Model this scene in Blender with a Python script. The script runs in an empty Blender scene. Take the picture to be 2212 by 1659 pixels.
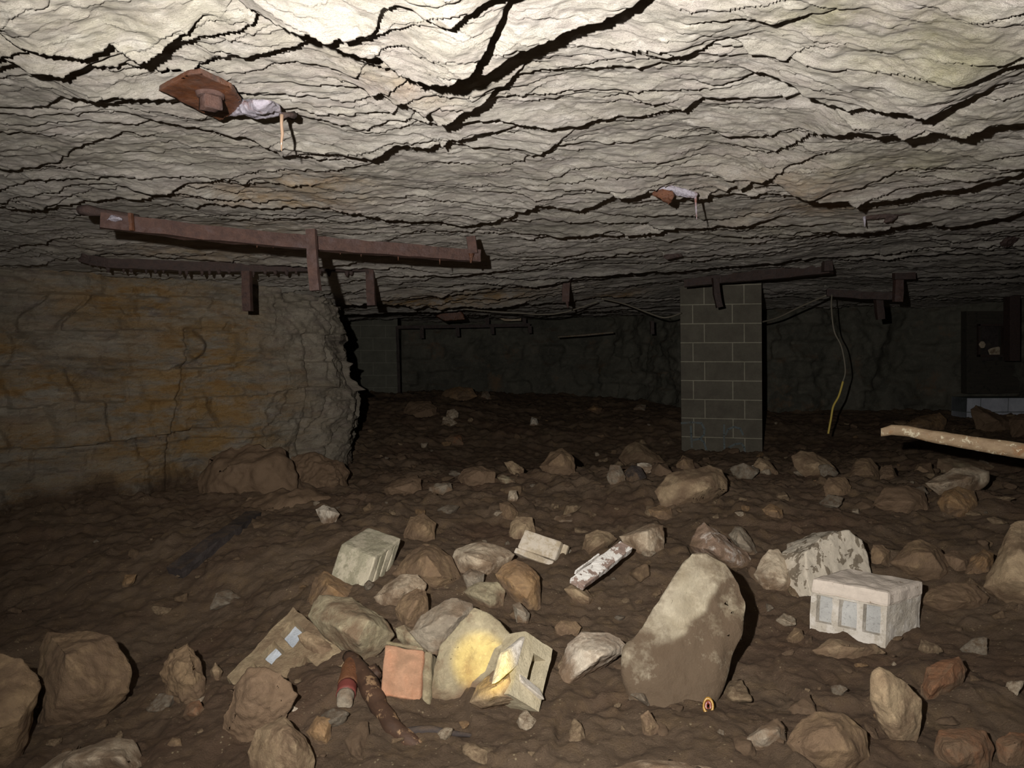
import bpy, bmesh, math, random
import numpy as np
from mathutils import Vector, Matrix
random.seed(7); rng = np.random.default_rng(11)
SC = bpy.context.scene; COL = SC.collection
# ---------------------------------------------------------------- camera, light, exposure
F = 1500.0; CX, CY = 1106.0, 829.5
CZ = 1.25                                   # eye height above the lowest floor
PITCH = -math.atan(69.5/F)
cam = bpy.data.objects.new('camera', bpy.data.cameras.new('camera')); COL.objects.link(cam)
cam.data.sensor_width = 36.0; cam.data.lens = 36.0*F/2212.0
cam.data.clip_start = 0.05; cam.data.clip_end = 100
cam.location = (0, 0, CZ); cam.rotation_euler = (math.radians(90)+PITCH, 0, 0)
SC.camera = cam
w = bpy.data.worlds.new('world'); SC.world = w; w.use_nodes = True
w.node_tree.nodes['Background'].inputs[0].default_value = (0.6, 0.7, 0.8, 1)
w.node_tree.nodes['Background'].inputs[1].default_value = 0.0012
SC.view_settings.view_transform = 'Standard'; SC.view_settings.look = 'None'
SC.view_settings.exposure = 0.0; SC.view_settings.gamma = 1.0; SC.view_settings.use_curve_mapping = False
# the camera's flash, up and to the left of the lens, tipped a little upward
fl = bpy.data.lights.new('flash', 'SPOT'); fl.energy = 455; fl.spot_size = math.radians(128); fl.spot_blend = 1.0
fl.shadow_soft_size = 0.012; fl.color = (1.0, 0.975, 0.93)
flo = bpy.data.objects.new('flash', fl); COL.objects.link(flo)
FLASH = Vector((-0.20, 0.0, CZ+0.13)); flo.location = FLASH
flo.rotation_euler = Vector((0.16, 1.0, 0.10)).to_track_quat('-Z', 'Y').to_euler()
# a small yellow torch held low at the right, lighting the leaning slab
to = bpy.data.lights.new('torch', 'SPOT'); to.energy = 380; to.spot_size = math.radians(5.2); to.spot_blend = 0.75
to.shadow_soft_size = 0.008; to.color = (1.0, 0.80, 0.12)
too = bpy.data.objects.new('torch', to); COL.objects.link(too)

def ray(px, py):
    a = (px-CX)/F; b = -(py-CY)/F
    c, s = math.cos(PITCH), math.sin(PITCH)
    y = c - b*s; z = s + b*c
    return np.array([a/y, 1.0, z/y])
def P(px, py, d):
    r = ray(px, py); return np.array([r[0]*d, d, CZ + r[2]*d])

# ---------------------------------------------------------------- noise
def _h(ix, iy, iz, seed):
    h = (ix.astype(np.int64)*374761393 + iy.astype(np.int64)*668265263 + iz.astype(np.int64)*2147483647 + seed*974711) & 0xffffffff
    h = ((h ^ (h >> 13)) * 1274126177) & 0xffffffff
    h = h ^ (h >> 16)
    return (h & 0xffff).astype(np.float32)/32767.5 - 1.0
def vn(x, y, z=0.0, seed=0):
    x, y, z = np.broadcast_arrays(np.asarray(x, float), np.asarray(y, float), np.asarray(z, float))
    fx, fy, fz = np.floor(x), np.floor(y), np.floor(z)
    tx, ty, tz = x-fx, y-fy, z-fz
    tx = tx*tx*(3-2*tx); ty = ty*ty*(3-2*ty); tz = tz*tz*(3-2*tz)
    r = 0
    for i in (0, 1):
        for j in (0, 1):
            for k in (0, 1):
                wgt = (tx if i else 1-tx)*(ty if j else 1-ty)*(tz if k else 1-tz)
                r = r + wgt*_h(fx+i, fy+j, fz+k, seed)
    return r
def vn2(x, y, seed=0):
    x, y = np.broadcast_arrays(np.asarray(x, float), np.asarray(y, float))
    fx, fy = np.floor(x), np.floor(y); tx, ty = x-fx, y-fy
    tx = tx*tx*(3-2*tx); ty = ty*ty*(3-2*ty); z = np.zeros_like(fx)
    a = _h(fx, fy, z, seed); b = _h(fx+1, fy, z, seed); c = _h(fx, fy+1, z, seed); d = _h(fx+1, fy+1, z, seed)
    return (a*(1-tx)+b*tx)*(1-ty)+(c*(1-tx)+d*tx)*ty
def fbm2(x, y, o=4, seed=0, g=0.5):
    r = 0; a = 1.0
    for i in range(o):
        r = r + a*vn2(x*2**i*1.02+i*13.7, y*2**i+i*7.3, seed+i); a *= g
    return r
def fbm3(p, o=4, seed=0, g=0.5):
    r = 0; a = 1.0
    for i in range(o):
        r = r + a*vn(p[:, 0]*2**i+i*3.1, p[:, 1]*2**i+i*5.7, p[:, 2]*2**i+i*9.2, seed+i); a *= g
    return r
def sstep(a, b, x):
    t = np.clip((x-a)/(b-a), 0, 1); return t*t*(3-2*t)

class TPS:
    def __init__(s, pts, lam=0.002):
        p = np.array(pts, float); s.c = p[:, :2]; n = len(p)
        K = s.k(s.c, s.c) + lam*np.eye(n)
        Q = np.hstack([np.ones((n, 1)), s.c])
        A = np.zeros((n+3, n+3)); A[:n, :n] = K; A[:n, n:] = Q; A[n:, :n] = Q.T
        s.w = np.linalg.solve(A, np.concatenate([p[:, 2], [0, 0, 0]]))
    def k(s, a, b):
        r2 = ((a[:, None, :]-b[None, :, :])**2).sum(-1)
        return 0.5*r2*np.log(r2+1e-9)
    def __call__(s, x, y):
        x, y = np.broadcast_arrays(np.asarray(x, float), np.asarray(y, float)); n = len(s.c)
        r = s.w[n] + s.w[n+1]*x + s.w[n+2]*y
        for i in range(n):
            r2 = (x-s.c[i, 0])**2+(y-s.c[i, 1])**2
            r = r + s.w[i]*0.5*r2*np.log(r2+1e-9)
        return r

# ---------------------------------------------------------------- floor shape
def fp(px, py, d):
    p = P(px, py, d); return (p[0], p[1], p[2]-CZ)
FLP = [fp(*t) for t in [(1100,1659,1.62),(100,1700,1.8),(500,1659,1.78),(1700,1659,1.6),(2200,1659,1.6),(700,1500,2.05),(300,1500,2.25),
 (0,1500,2.25),(1100,1500,2.0),(1600,1550,1.82),(2100,1500,1.92),(800,1300,2.65),(1100,1320,2.6),(1500,1420,2.25),(1900,1390,2.35),
 (2200,1300,2.6),(350,1420,2.6),(0,1300,3.05),(300,1262,3.1),(600,1262,3.0),(1100,1185,3.3),(1700,1200,3.1),(2100,1200,3.1),(0,1140,4.0),
 (300,1100,4.3),(500,1062,4.7),(740,1055,4.9),(1000,1048,4.6),(1300,1022,5.0),(1700,1022,5.0),(2100,1060,4.5),(1550,985,7.3),
 (900,960,7.6),(970,862,10.5),(1200,900,10),(1400,910,9),(1750,885,10.5),(1750,960,8),(2000,915,9),(2160,940,7.5)]]
FLP += [(-.3,6.4,-1.13),(.6,6.4,-1.14),(2.9,2.4,-.75),(-3.2,2.5,-1.15),(6,12.5,-.85),(-3,13,-.8),(7,6,-.9),(-5,8,-.9),(-5,4,-1.1),(3.5,1,-.9),(-3,1,-1.2),(0,.6,-1.0)]
_fl = TPS(FLP)
def floor_h(x, y, fine=True):
    z = _fl(x, y)
    z = z + 0.030*fbm2(x*1.7, y*1.7, 4, 41, .5)
    lump = fbm2(x*6, y*6, 3, 51, .55)
    am_ = .5+.5*sstep(3.0, 4.4, y)
    z = z + 0.030*am_*np.abs(lump) + .012*am_*np.abs(fbm2(x*13+3, y*13, 2, 57, .6))
    cl = vn2(x*3.1+9, y*3.4, 58); z = z + .035*sstep(.18, .30, cl)*(.6+.4*vn2(x*9, y*9, 59))
    if fine:
        r = fbm2(x*22, y*22, 3, 61, .6)
        z = z + 0.007*r + 0.009*np.clip(vn2(x*35, y*35, 71)-.35, 0, 1) + 0.012*np.clip(vn2(x*17, y*17, 77)-.55, 0, 1)
    return z + CZ
def on_floor(px, py, d0=1.2, d1=13.0):
    r = ray(px, py); d = np.linspace(d0, d1, 1500)
    z = floor_h(r[0]*d, d, False); rz = CZ + r[2]*d
    k = np.argmax(rz < z)
    if rz[k] >= z[k]: k = len(d)-1
    return float(d[k])

# ---------------------------------------------------------------- ceiling shape
CLP = [(0,1.0,.68),(-1,1.2,.67),(1.2,1.2,.71),(0,2.5,.66),(-2,3,.61),(2,3,.72),(-3.2,4.2,.57),(-1.45,6,.49),(0,5,.61),(0,8,.56),(1.2,8,.60),
 (1.8,7.5,.72),(3,7.5,.74),(4,5,.80),(0,12,.60),(4,12,.64),(-3,12,.52),(5.5,9,.72),(-6,6,.5),(6,3,.8),(-4,1,.62),(4,1,.75),(1.2,5,.66)]
_cl = TPS(CLP)
LEDGES = [
 (.055,[(520,8),(600,28),(690,42),(760,52),(830,72),(870,92),(930,90),(985,68),(1020,52),(1050,22),(1085,-12),(1120,-60)]),
 (.060,[(900,150),(960,132),(1000,122),(1060,100),(1106,85),(1150,62),(1220,38),(1290,22),(1340,8),(1400,-8),(1480,-40)]),
 (.05,[(-60,50),(0,53),(60,57),(130,62),(180,72),(235,65),(300,85),(370,72),(440,45)]),
 (.035,[(-60,98),(0,102),(60,108),(130,110),(190,103),(270,100)]),
 (.02,[(420,92),(520,100),(590,105),(640,90)]),
 (.05,[(740,175),(790,178),(850,190),(900,200),(945,218),(1000,205),(1060,185),(1106,165),(1150,150)]),
 (.04,[(270,262),(340,277),(420,288),(510,297),(560,310),(600,325),(660,340),(720,345),(765,353)]),
 (.025,[(-60,368),(0,363),(60,358),(120,348),(170,332),(210,315),(290,302),(360,318)]),
 (.045,[(680,332),(750,322),(850,302),(930,305),(1000,290),(1060,285),(1110,298)]),
 (.025,[(200,390),(280,408),(340,410),(400,400),(480,390),(560,390),(620,398)]),
 (.03,[(-60,452),(0,455),(60,452),(110,440),(180,438)]),
 (.05,[(660,452),(700,455),(780,460),(860,470),(930,475),(1000,485),(1060,468),(1110,455),(1160,430),(1200,432),(1240,440),(1290,425),(1330,405),(1400,398),(1440,400)]),
 (.035,[(1080,355),(1106,350),(1140,335),(1170,318),(1240,295),(1265,275)]),
 (.06,[(1640,165),(1700,163),(1760,178),(1840,190),(1890,172),(1950,163),(2020,170),(2060,166),(2130,160)]),
 (.06,[(1620,335),(1660,328),(1720,300),(1770,270),(1840,250),(1900,257),(1960,258),(2020,240),(2090,245),(2150,235),(2260,226)]),
 (.065,[(1490,430),(1540,412),(1600,392),(1660,370),(1720,345),(1780,330)]),
 (.08,[(1640,385),(1700,396),(1770,408),(1830,412),(1900,418),(1960,408),(2020,398),(2100,388),(2270,370)]),
 (.02,[(1470,350),(1530,312),(1580,312)]),
 (.04,[(1090,520),(1180,510),(1220,500),(1300,500),(1400,490),(1470,480),(1560,470),(1640,472),(1720,468)]),
 (.03,[(1500,36),(1600,26),(1680,20),(1740,14),(1810,-5)]),
 (.025,[(1340,92),(1420,96),(1500,92),(1560,78),(1610,66)]),
 (.025,[(1570,80),(1640,97),(1690,95),(1730,75),(1770,60)]),
 (.05,[(1700,505),(1800,492),(1900,487),(1960,472),(2060,477),(2120,467),(2270,450)]),
 (.04,[(-40,548),(0,545),(60,530),(120,525),(200,530)]),
 (.03,[(1300,222),(1350,205),(1400,210),(1460,222)]),
 (.03,[(1520,280),(1560,285),(1640,275),(1700,262),(1760,258)]),
 (.025,[(1490,170),(1560,172),(1630,160),(1680,140)]),
 (.03,[(150,225),(220,222),(290,195),(330,190)]),
 (.07,[(700,655),(800,650),(900,658),(1000,657),(1100,650),(1230,650),(1350,642),(1460,640),(1560,648)]),
]
LW = []
for A, pl in LEDGES:
    q = []
    for px, py in pl:
        r = ray(px, py); d = 2.0
        for _ in range(30):
            d = float((_cl(r[0]*d, d)-A*.85)/max(r[2], .03)) if r[2] > .03 else d
            d = min(max(d, .6), 9)
        q.append((r[0]*d, d))
    q = np.array(q); q = q[np.argsort(q[:, 0])]; LW.append((A, q))
def ceil_h(x, y, fine=True):
    x = np.asarray(x, float); y = np.asarray(y, float)
    z = _cl(x, y) + .03*fbm2(x*.7, y*.9, 3, 5)
    wx = x + .10*fbm2(x*2.0, y*2.5, 3, 21)
    off = np.zeros_like(z)
    # long traced bedding edges: the sheet hangs lower on the near side of each line
    wob = .030*fbm2(x*5, y*2, 4, 31) + .012*vn2(x*30, y*8, 35)
    for A, q in LW:
        sc = q[:, 1].mean()/2.5
        yl = np.interp(x, q[:, 0], q[:, 1]) + wob*sc
        e = .25*sc
        m = sstep(q[0, 0]-e*.4, q[0, 0]+e, x)*(1-sstep(q[-1, 0]-e, q[-1, 0]+e*.4, x))
        d = yl-y
        # keep the drop small while the line is far away, wide ramp toward the camera
        off = off - np.where(d > 0, A*m*np.exp(-d/(A*9.0)), 0)
        nt = A*(1.6 if A > .052 and sc < .8 else .35); off = off + np.where(d <= 0, nt*m*np.exp(-(d/(nt*.9))**2), 0)
    # general slate bedding: sawtooth layers with edges that start and stop
    far = sstep(2.5, 5.5, y)
    for k, (Fq, A, sx, sd) in enumerate([(2.6,.045,.8,101),(5.5,.028,1.5,102),(12,.014,3.0,103),(25,.0075,6,104),(52,.004,12,105)]):
        if k == 4 and not fine: break
        v = y + .02*x + 1.25/Fq*fbm2(wx*sx*.6, y*sx*.7, 4, sd, .55)
        ph = v*Fq; c = np.floor(ph); s = ph-c
        am = np.clip(vn2(x*sx*.8+c*7.77, c*3.33, sd+50)*1.5+(.05 if k in (1, 2) else .2), 0, 1)
        if k == 0: am = am*far
        if k == 4: am = am*(1-.5*far)
        off = off - A*am*s**1.7
    if fine:
        off = off + .007*fbm2(x*9, y*14, 4, 201, .6)
    return z + off + CZ
def on_ceil(px, py, d0=.8, d1=12):
    r = ray(px, py); d = np.linspace(d0, d1, 3000)
    z = ceil_h(r[0]*d, d, False); rz = CZ + r[2]*d
    k = int(np.argmax(rz > z)); return float(d[k])
# ---------------------------------------------------------------- helpers
def tag(o, label=None, cat=None, group=None, kind=None):
    if label: o['label'] = label
    if cat: o['category'] = cat
    if group: o['group'] = group
    if kind: o['kind'] = kind
    return o
def link(name, me, mat, parent=None, smooth=True):
    o = bpy.data.objects.new(name, me); COL.objects.link(o)
    for m in (mat if isinstance(mat, (list, tuple)) else [mat]):
        if m: me.materials.append(m)
    if smooth and len(me.polygons): me.polygons.foreach_set('use_smooth', np.ones(len(me.polygons), bool))
    if parent is not None:
        o.parent = parent; o.matrix_parent_inverse = Matrix.Translation(-parent.location)
    return o
def thing(name, loc, label, cat, group=None):
    o = bpy.data.objects.new(name, None); COL.objects.link(o); o.location = Vector(loc); o.empty_display_size = .05
    return tag(o, label, cat, group)
def bm_obj(name, bm, mat, parent=None, smooth=False, recenter=True):
    if recenter and parent is None and len(bm.verts):
        vs = np.array([v.co for v in bm.verts]); c = Vector(((vs[:, 0].min()+vs[:, 0].max())/2, (vs[:, 1].min()+vs[:, 1].max())/2, vs[:, 2].min()))
        bmesh.ops.translate(bm, verts=bm.verts, vec=-c)
    else: c = Vector((0, 0, 0))
    me = bpy.data.meshes.new(name); bm.normal_update(); bm.to_mesh(me); bm.free()
    o = link(name, me, mat, parent, smooth)
    if parent is None: o.location = c
    return o
def grid_obj(name, X, Y, Z, mat, attrs=None, flip=False):
    n, m = X.shape; me = bpy.data.meshes.new(name)
    co = np.stack([X, Y, Z], -1).reshape(-1, 3).astype(np.float32)
    i = np.arange(n*m).reshape(n, m)
    q = np.stack([i[:-1, :-1], i[:-1, 1:], i[1:, 1:], i[1:, :-1]], -1).reshape(-1, 4)
    if flip: q = q[:, ::-1]
    me.vertices.add(n*m); me.vertices.foreach_set('co', co.ravel())
    me.loops.add(q.size); me.loops.foreach_set('vertex_index', q.ravel().astype(np.int32))
    me.polygons.add(len(q)); me.polygons.foreach_set('loop_start', np.arange(0, q.size, 4, dtype=np.int32))
    me.polygons.foreach_set('loop_total', np.full(len(q), 4, np.int32))
    me.update(calc_edges=True)
    for k, v in (attrs or {}).items():
        a = me.attributes.new(k, 'FLOAT', 'POINT'); a.data.foreach_set('value', v.ravel().astype(np.float32))
    return link(name, me, mat)

# ---------------------------------------------------------------- materials
def lin(c):
    return tuple((v/255/12.92 if v/255 <= .04045 else ((v/255+.055)/1.055)**2.4) for v in c)+(1,)
class NT:
    def __init__(s, name):
        s.m = bpy.data.materials.new(name); s.m.use_nodes = True; s.t = s.m.node_tree; s.N = s.t.nodes; s.L = s.t.links
        s.b = s.N['Principled BSDF']; s.tc = s.N.new('ShaderNodeTexCoord'); s.oi = s.N.new('ShaderNodeObjectInfo')
        a = s.N.new('ShaderNodeVectorMath'); a.operation = 'ADD'
        s.L.new(s.tc.outputs['Object'], a.inputs[0]); s.L.new(s.oi.outputs['Location'], a.inputs[1]); s.v = a.outputs[0]
    def scaled(s, sc):
        m = s.N.new('ShaderNodeVectorMath'); m.operation = 'MULTIPLY'; s.L.new(s.v, m.inputs[0]); m.inputs[1].default_value = sc; return m.outputs[0]
    def noise(s, scale, det=5, rough=.6, vec=None, dist=0.0):
        n = s.N.new('ShaderNodeTexNoise'); n.inputs['Scale'].default_value = scale; n.inputs['Detail'].default_value = det
        n.inputs['Roughness'].default_value = rough; n.inputs['Distortion'].default_value = dist
        s.L.new(vec or s.v, n.inputs['Vector']); return n.outputs['Fac']
    def vor(s, scale, feat='F1', vec=None, out='Distance'):
        n = s.N.new('ShaderNodeTexVoronoi'); n.feature = feat; n.inputs['Scale'].default_value = scale; s.L.new(vec or s.v, n.inputs['Vector']); return n.outputs[out]
    def ramp(s, f, a, b, va=0.0, vb=1.0):
        n = s.N.new('ShaderNodeMapRange'); n.clamp = True; s.L.new(f, n.inputs[0])
        for i, v in zip((1, 2, 3, 4), (a, b, va, vb)): n.inputs[i].default_value = v
        return n.outputs[0]
    def mix(s, f, a, b):
        n = s.N.new('ShaderNodeMix'); n.data_type = 'RGBA'
        if isinstance(f, float): n.inputs[0].default_value = f
        else: s.L.new(f, n.inputs[0])
        for i, v in ((6, a), (7, b)):
            if isinstance(v, tuple): n.inputs[i].default_value = v
            else: s.L.new(v, n.inputs[i])
        return n.outputs[2]
    def math(s, op, a, b=0.0):
        n = s.N.new('ShaderNodeMath'); n.operation = op
        for i, v in ((0, a), (1, b)):
            if isinstance(v, (int, float)): n.inputs[i].default_value = v
            else: s.L.new(v, n.inputs[i])
        return n.outputs[0]
    def attr(s, name):
        n = s.N.new('ShaderNodeAttribute'); n.attribute_name = name; return n.outputs['Fac']
    def bump(s, f, dist, strength=1.0, prev=None):
        n = s.N.new('ShaderNodeBump'); n.inputs['Distance'].default_value = dist; n.inputs['Strength'].default_value = strength
        s.L.new(f, n.inputs['Height'])
        if prev: s.L.new(prev, n.inputs['Normal'])
        return n.outputs[0]
    def done(s, col, rough=.8, bump=None, spec=.3, metal=0.0):
        if isinstance(col, tuple): s.b.inputs['Base Color'].default_value = col
        else: s.L.new(col, s.b.inputs['Base Color'])
        if isinstance(rough, float): s.b.inputs['Roughness'].default_value = rough
        else: s.L.new(rough, s.b.inputs['Roughness'])
        s.b.inputs['Specular IOR Level'].default_value = spec; s.b.inputs['Metallic'].default_value = metal
        if bump: s.L.new(bump, s.b.inputs['Normal'])
        return s.m
def mat_ceiling():
    n = NT('ceiling_slate')
    st = n.scaled((.55, 1.6, 1.0))
    f = n.ramp(n.noise(2.2, 6, .65), .35, .68)
    c = n.mix(f, lin((174, 166, 152)), lin((210, 202, 190)))
    c = n.mix(n.ramp(n.noise(9, 5, .7, st), .42, .72, 0, .75), c, lin((168, 155, 151)))
    c = n.mix(n.ramp(n.noise(22, 5, .7, st), .5, .75, 0, .6), c, lin((226, 219, 211)))
    c = n.mix(n.ramp(n.noise(1.3, 4, .6), .54, .70, 0, .6), c, lin((130, 124, 112)))
    c = n.mix(n.ramp(n.noise(28, 4, .7, st), .60, .72, 0, .55), c, lin((120, 110, 92)))
    c = n.mix(n.math('MULTIPLY', n.attr('stain'), n.ramp(n.noise(7, 5, .7), .36, .62)), c, lin((176, 132, 62)))
    c = n.mix(n.math('MULTIPLY', n.attr('green'), n.ramp(n.noise(6, 5, .7), .34, .62, 0, .8)), c, lin((132, 126, 74)))
    b = n.bump(n.noise(38, 8, .72, st, .6), .030, 1.0)
    b = n.bump(n.noise(130, 6, .7, st), .005, .8, b)
    return n.done(c, n.ramp(n.noise(30, 3), .3, .7, .42, .72), b, .35)
def mat_dirt():
    n = NT('dirt')
    c = n.mix(n.ramp(n.noise(3, 6, .7), .35, .68), lin((112, 91, 72)), lin((140, 118, 96)))
    c = n.mix(n.ramp(n.noise(11, 5, .7), .48, .72, 0, .7), c, lin((146, 120, 88)))
    c = n.mix(n.ramp(n.noise(1.4, 4, .6), .5, .7, 0, .6), c, lin((112, 84, 66)))
    sp = n.vor(60); c = n.mix(n.math('MULTIPLY', n.ramp(sp, .12, .20, 1, 0), n.ramp(n.noise(14), .5, .62)), c, lin((190, 170, 136)))
    sp2 = n.vor(120); c = n.mix(n.math('MULTIPLY', n.ramp(sp2, .1, .22, .8, 0), n.ramp(n.noise(30), .5, .6)), c, lin((150, 128, 104)))
    b = n.bump(n.noise(45, 8, .75), .014, .8); b = n.bump(n.noise(180, 5, .7), .004, .8, b)
    return n.done(c, .85, b, .25)
def mat_rock(name, c1, c2, c3, sc=9.0, dirt=.35, pale=None, palem=(.56, .66), bump=.008, spec=.3, rough=.78, dcol=(118, 96, 75)):
    n = NT(name)
    c = n.mix(n.ramp(n.noise(sc, 6, .68), .36, .64), lin(c1), lin(c2))
    c = n.mix(n.ramp(n.noise(sc*.45, 5, .65, None, .5), .50, .66, 0, .8), c, lin(c3))
    c = n.mix(n.ramp(n.noise(sc*5, 6, .75, None, .6), .50, .70, 0, .45), c, lin(tuple(min(255, int(v*1.22)) for v in c2)))
    c = n.mix(n.ramp(n.noise(sc*3.3, 6, .75), .56, .74, 0, .5), c, lin(tuple(int(v*.72) for v in c1)))
    if pale: c = n.mix(n.ramp(n.noise(sc*1.6, 6, .7, None, .8), palem[0], palem[1], 0, .9), c, lin(pale))
    if dirt:
        g = n.N.new('ShaderNodeNewGeometry'); sx = n.N.new('ShaderNodeSeparateXYZ'); n.L.new(g.outputs['Normal'], sx.inputs[0])
        up = n.math('MULTIPLY', n.ramp(sx.outputs[2], .35, .85), n.ramp(n.noise(sc*.9, 5, .7), .42, .62, 0, min(.95, .35+dirt)))
        c = n.mix(up, c, lin(dcol))
        c = n.mix(n.ramp(n.noise(sc*.7, 6, .72), .68-dirt*.5, .80-dirt*.5, 0, .9), c, lin(dcol))
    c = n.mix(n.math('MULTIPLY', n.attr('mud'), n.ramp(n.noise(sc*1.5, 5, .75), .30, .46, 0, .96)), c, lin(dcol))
    b = n.bump(n.noise(sc*4, 8, .74), bump, 1.0); b = n.bump(n.noise(sc*17, 5, .7), bump*.25, .8, b)
    return n.done(c, rough, b, spec)
def mat_rust(name, c1, c2, c3, wet=.45, spec=.5, sc=30):
    n = NT(name)
    c = n.mix(n.ramp(n.noise(sc, 6, .7), .35, .65), lin(c1), lin(c2))
    c = n.mix(n.ramp(n.noise(sc*.5, 5, .7), .52, .66, 0, .9), c, lin(c3))
    b = n.bump(n.noise(sc*3, 7, .75), .006, 1.0)
    return n.done(c, n.ramp(n.noise(sc*1.5), .35, .65, wet-.1, wet+.25), b, spec)
def mat_wall():
    n = NT('wall_rock')
    st = n.scaled((.7, .7, 2.4))
    c = n.mix(n.ramp(n.noise(3.2, 6, .68, st), .36, .66), lin((138, 128, 112)), lin((182, 170, 152)))
    c = n.mix(n.ramp(n.noise(7, 5, .7, st), .5, .7, 0, .7), c, lin((146, 130, 122)))
    c = n.mix(n.ramp(n.noise(2.0, 5, .7, n.scaled((.5, .5, 4.0))), .58, .66, 0, .65), c, lin((92, 82, 74)))
    c = n.mix(n.math('MULTIPLY', n.attr('stain'), n.ramp(n.noise(4.5, 6, .72, st), .38, .58)), c, lin((170, 136, 88)))
    c = n.mix(n.math('MULTIPLY', n.attr('stain'), n.ramp(n.noise(9, 6, .72, st), .54, .66, 0, .6)), c, lin((150, 108, 60)))
    c = n.mix(n.math('MULTIPLY', n.attr('mud'), n.ramp(n.noise(6, 5, .7), .25, .5)), c, lin((96, 76, 58)))
    b = n.bump(n.noise(14, 9, .76, st), .045, 1.0); b = n.bump(n.noise(60, 6, .7), .010, .9, b)
    return n.done(c, .78, b, .3)
def mat_block(name, c1, c2, pale=None):
    n = NT(name)
    c = n.mix(n.ramp(n.noise(7, 5, .7), .35, .65), lin(c1), lin(c2))
    c = n.mix(n.ramp(n.noise(150, 3, .6), .55, .7, 0, .5), c, lin(tuple(int(v*.7) for v in c1)))
    if pale: c = n.mix(n.ramp(n.noise(13, 6, .75), .47, .56, 0, .8), c, lin(pale))
    return n.done(c, .9, n.bump(n.noise(140, 5, .7), .003, .9), .2)
def mat_patchy(name, base, under, sc=14, lo=.52, hi=.54):
    n = NT(name)
    c = n.mix(n.ramp(n.noise(sc*2, 4), .35, .7, 0, .4), lin(base), lin(tuple(int(v*.84) for v in base)))
    c = n.mix(n.ramp(n.noise(sc, 5, .62, None, 1.0), lo, hi), c, lin(under))
    return n.done(c, .82, n.bump(n.noise(90, 6, .7), .003, .8), .25)
def mat_wood(name, c1, c2, c3, axis_sc=(3, 60, 60), pale=None):
    n = NT(name); v = n.scaled(axis_sc)
    c = n.mix(n.ramp(n.noise(1.0, 6, .7, v), .35, .65), lin(c1), lin(c2))
    c = n.mix(n.ramp(n.noise(14, 5, .7), .54, .64, 0, .85), c, lin(c3))
    if pale: c = n.mix(n.ramp(n.noise(22, 6, .75), .55, .60, 0, .95), c, lin(pale))
    return n.done(c, .7, n.bump(n.noise(1.5, 6, .7, v), .003, .8), .3)
M = {}
M['ceil'] = mat_ceiling(); M['dirt'] = mat_dirt(); M['wall'] = mat_wall()
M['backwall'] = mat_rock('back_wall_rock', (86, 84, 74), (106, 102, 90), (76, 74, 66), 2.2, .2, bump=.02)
M['pale'] = mat_rock('pale_rock', (172, 152, 128), (204, 188, 164), (150, 128, 104), 9, .30)
M['white'] = mat_rock('whitish_rock', (180, 164, 144), (212, 200, 182), (160, 142, 124), 9, .18)
M['tan'] = mat_rock('tan_rock', (142, 120, 94), (170, 148, 118), (120, 98, 74), 10, .38)
M['moss'] = mat_rock('mossy_rock', (138, 126, 102), (164, 152, 124), (116, 104, 76), 9, .30)
M['grey'] = mat_rock('grey_rock', (128, 116, 100), (156, 144, 126), (106, 92, 78), 9, .36)
M['orange'] = mat_rock('ochre_rock', (140, 109, 76), (164, 134, 98), (120, 88, 56), 10, .38)
M['brown'] = mat_rock('brown_rock', (124, 101, 76), (148, 124, 95), (108, 84, 62), 10, .45)
M['mud'] = mat_rock('mud_covered_rock', (110, 89, 70), (132, 110, 88), (98, 76, 58), 8, .55)
M['red'] = mat_rock('red_brick_rubble', (120, 84, 60), (138, 98, 70), (100, 74, 54), 9, .5)
M['pinkwhite'] = mat_rock('pink_white_rock', (142, 116, 98), (166, 140, 120), (120, 96, 76), 9, .3, pale=(214, 200, 188), palem=(.50, .58))
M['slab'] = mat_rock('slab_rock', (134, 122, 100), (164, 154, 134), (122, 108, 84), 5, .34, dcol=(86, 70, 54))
M['char'] = mat_rock('charred_lump', (58, 50, 48), (76, 68, 64), (44, 38, 36), 14, .1)
M['rust'] = mat_rust('rusty_steel', (64, 45, 40), (88, 62, 52), (80, 64, 62))
M['rustdark'] = mat_rust('dark_rusty_steel', (52, 40, 36), (70, 52, 46), (62, 44, 36))
M['rustbright'] = mat_rust('bright_rust', (74, 44, 31), (106, 64, 38), (54, 39, 33), .28, .6, 24)
M['mineral'] = mat_rust('mineral_crust', (140, 132, 140), (176, 170, 180), (118, 62, 34), .25, .7, 26)
M['block'] = mat_block('grey_concrete_block', (92, 86, 76), (106, 100, 88))
M['mortar'] = mat_block('pale_mortar', (142, 136, 118), (160, 154, 136))
M['conc'] = mat_block('weathered_concrete', (158, 146, 120), (182, 170, 144), None)
M['concp'] = mat_block('pale_concrete', (168, 158, 144), (194, 184, 170), (206, 198, 188))
M['inner'] = mat_block('blue_grey_core', (170, 176, 184), (196, 202, 210), None)
M['chalk'] = mat_rock('chalk', (112, 120, 120), (98, 106, 106), (112, 108, 98), 20, .0)
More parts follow.
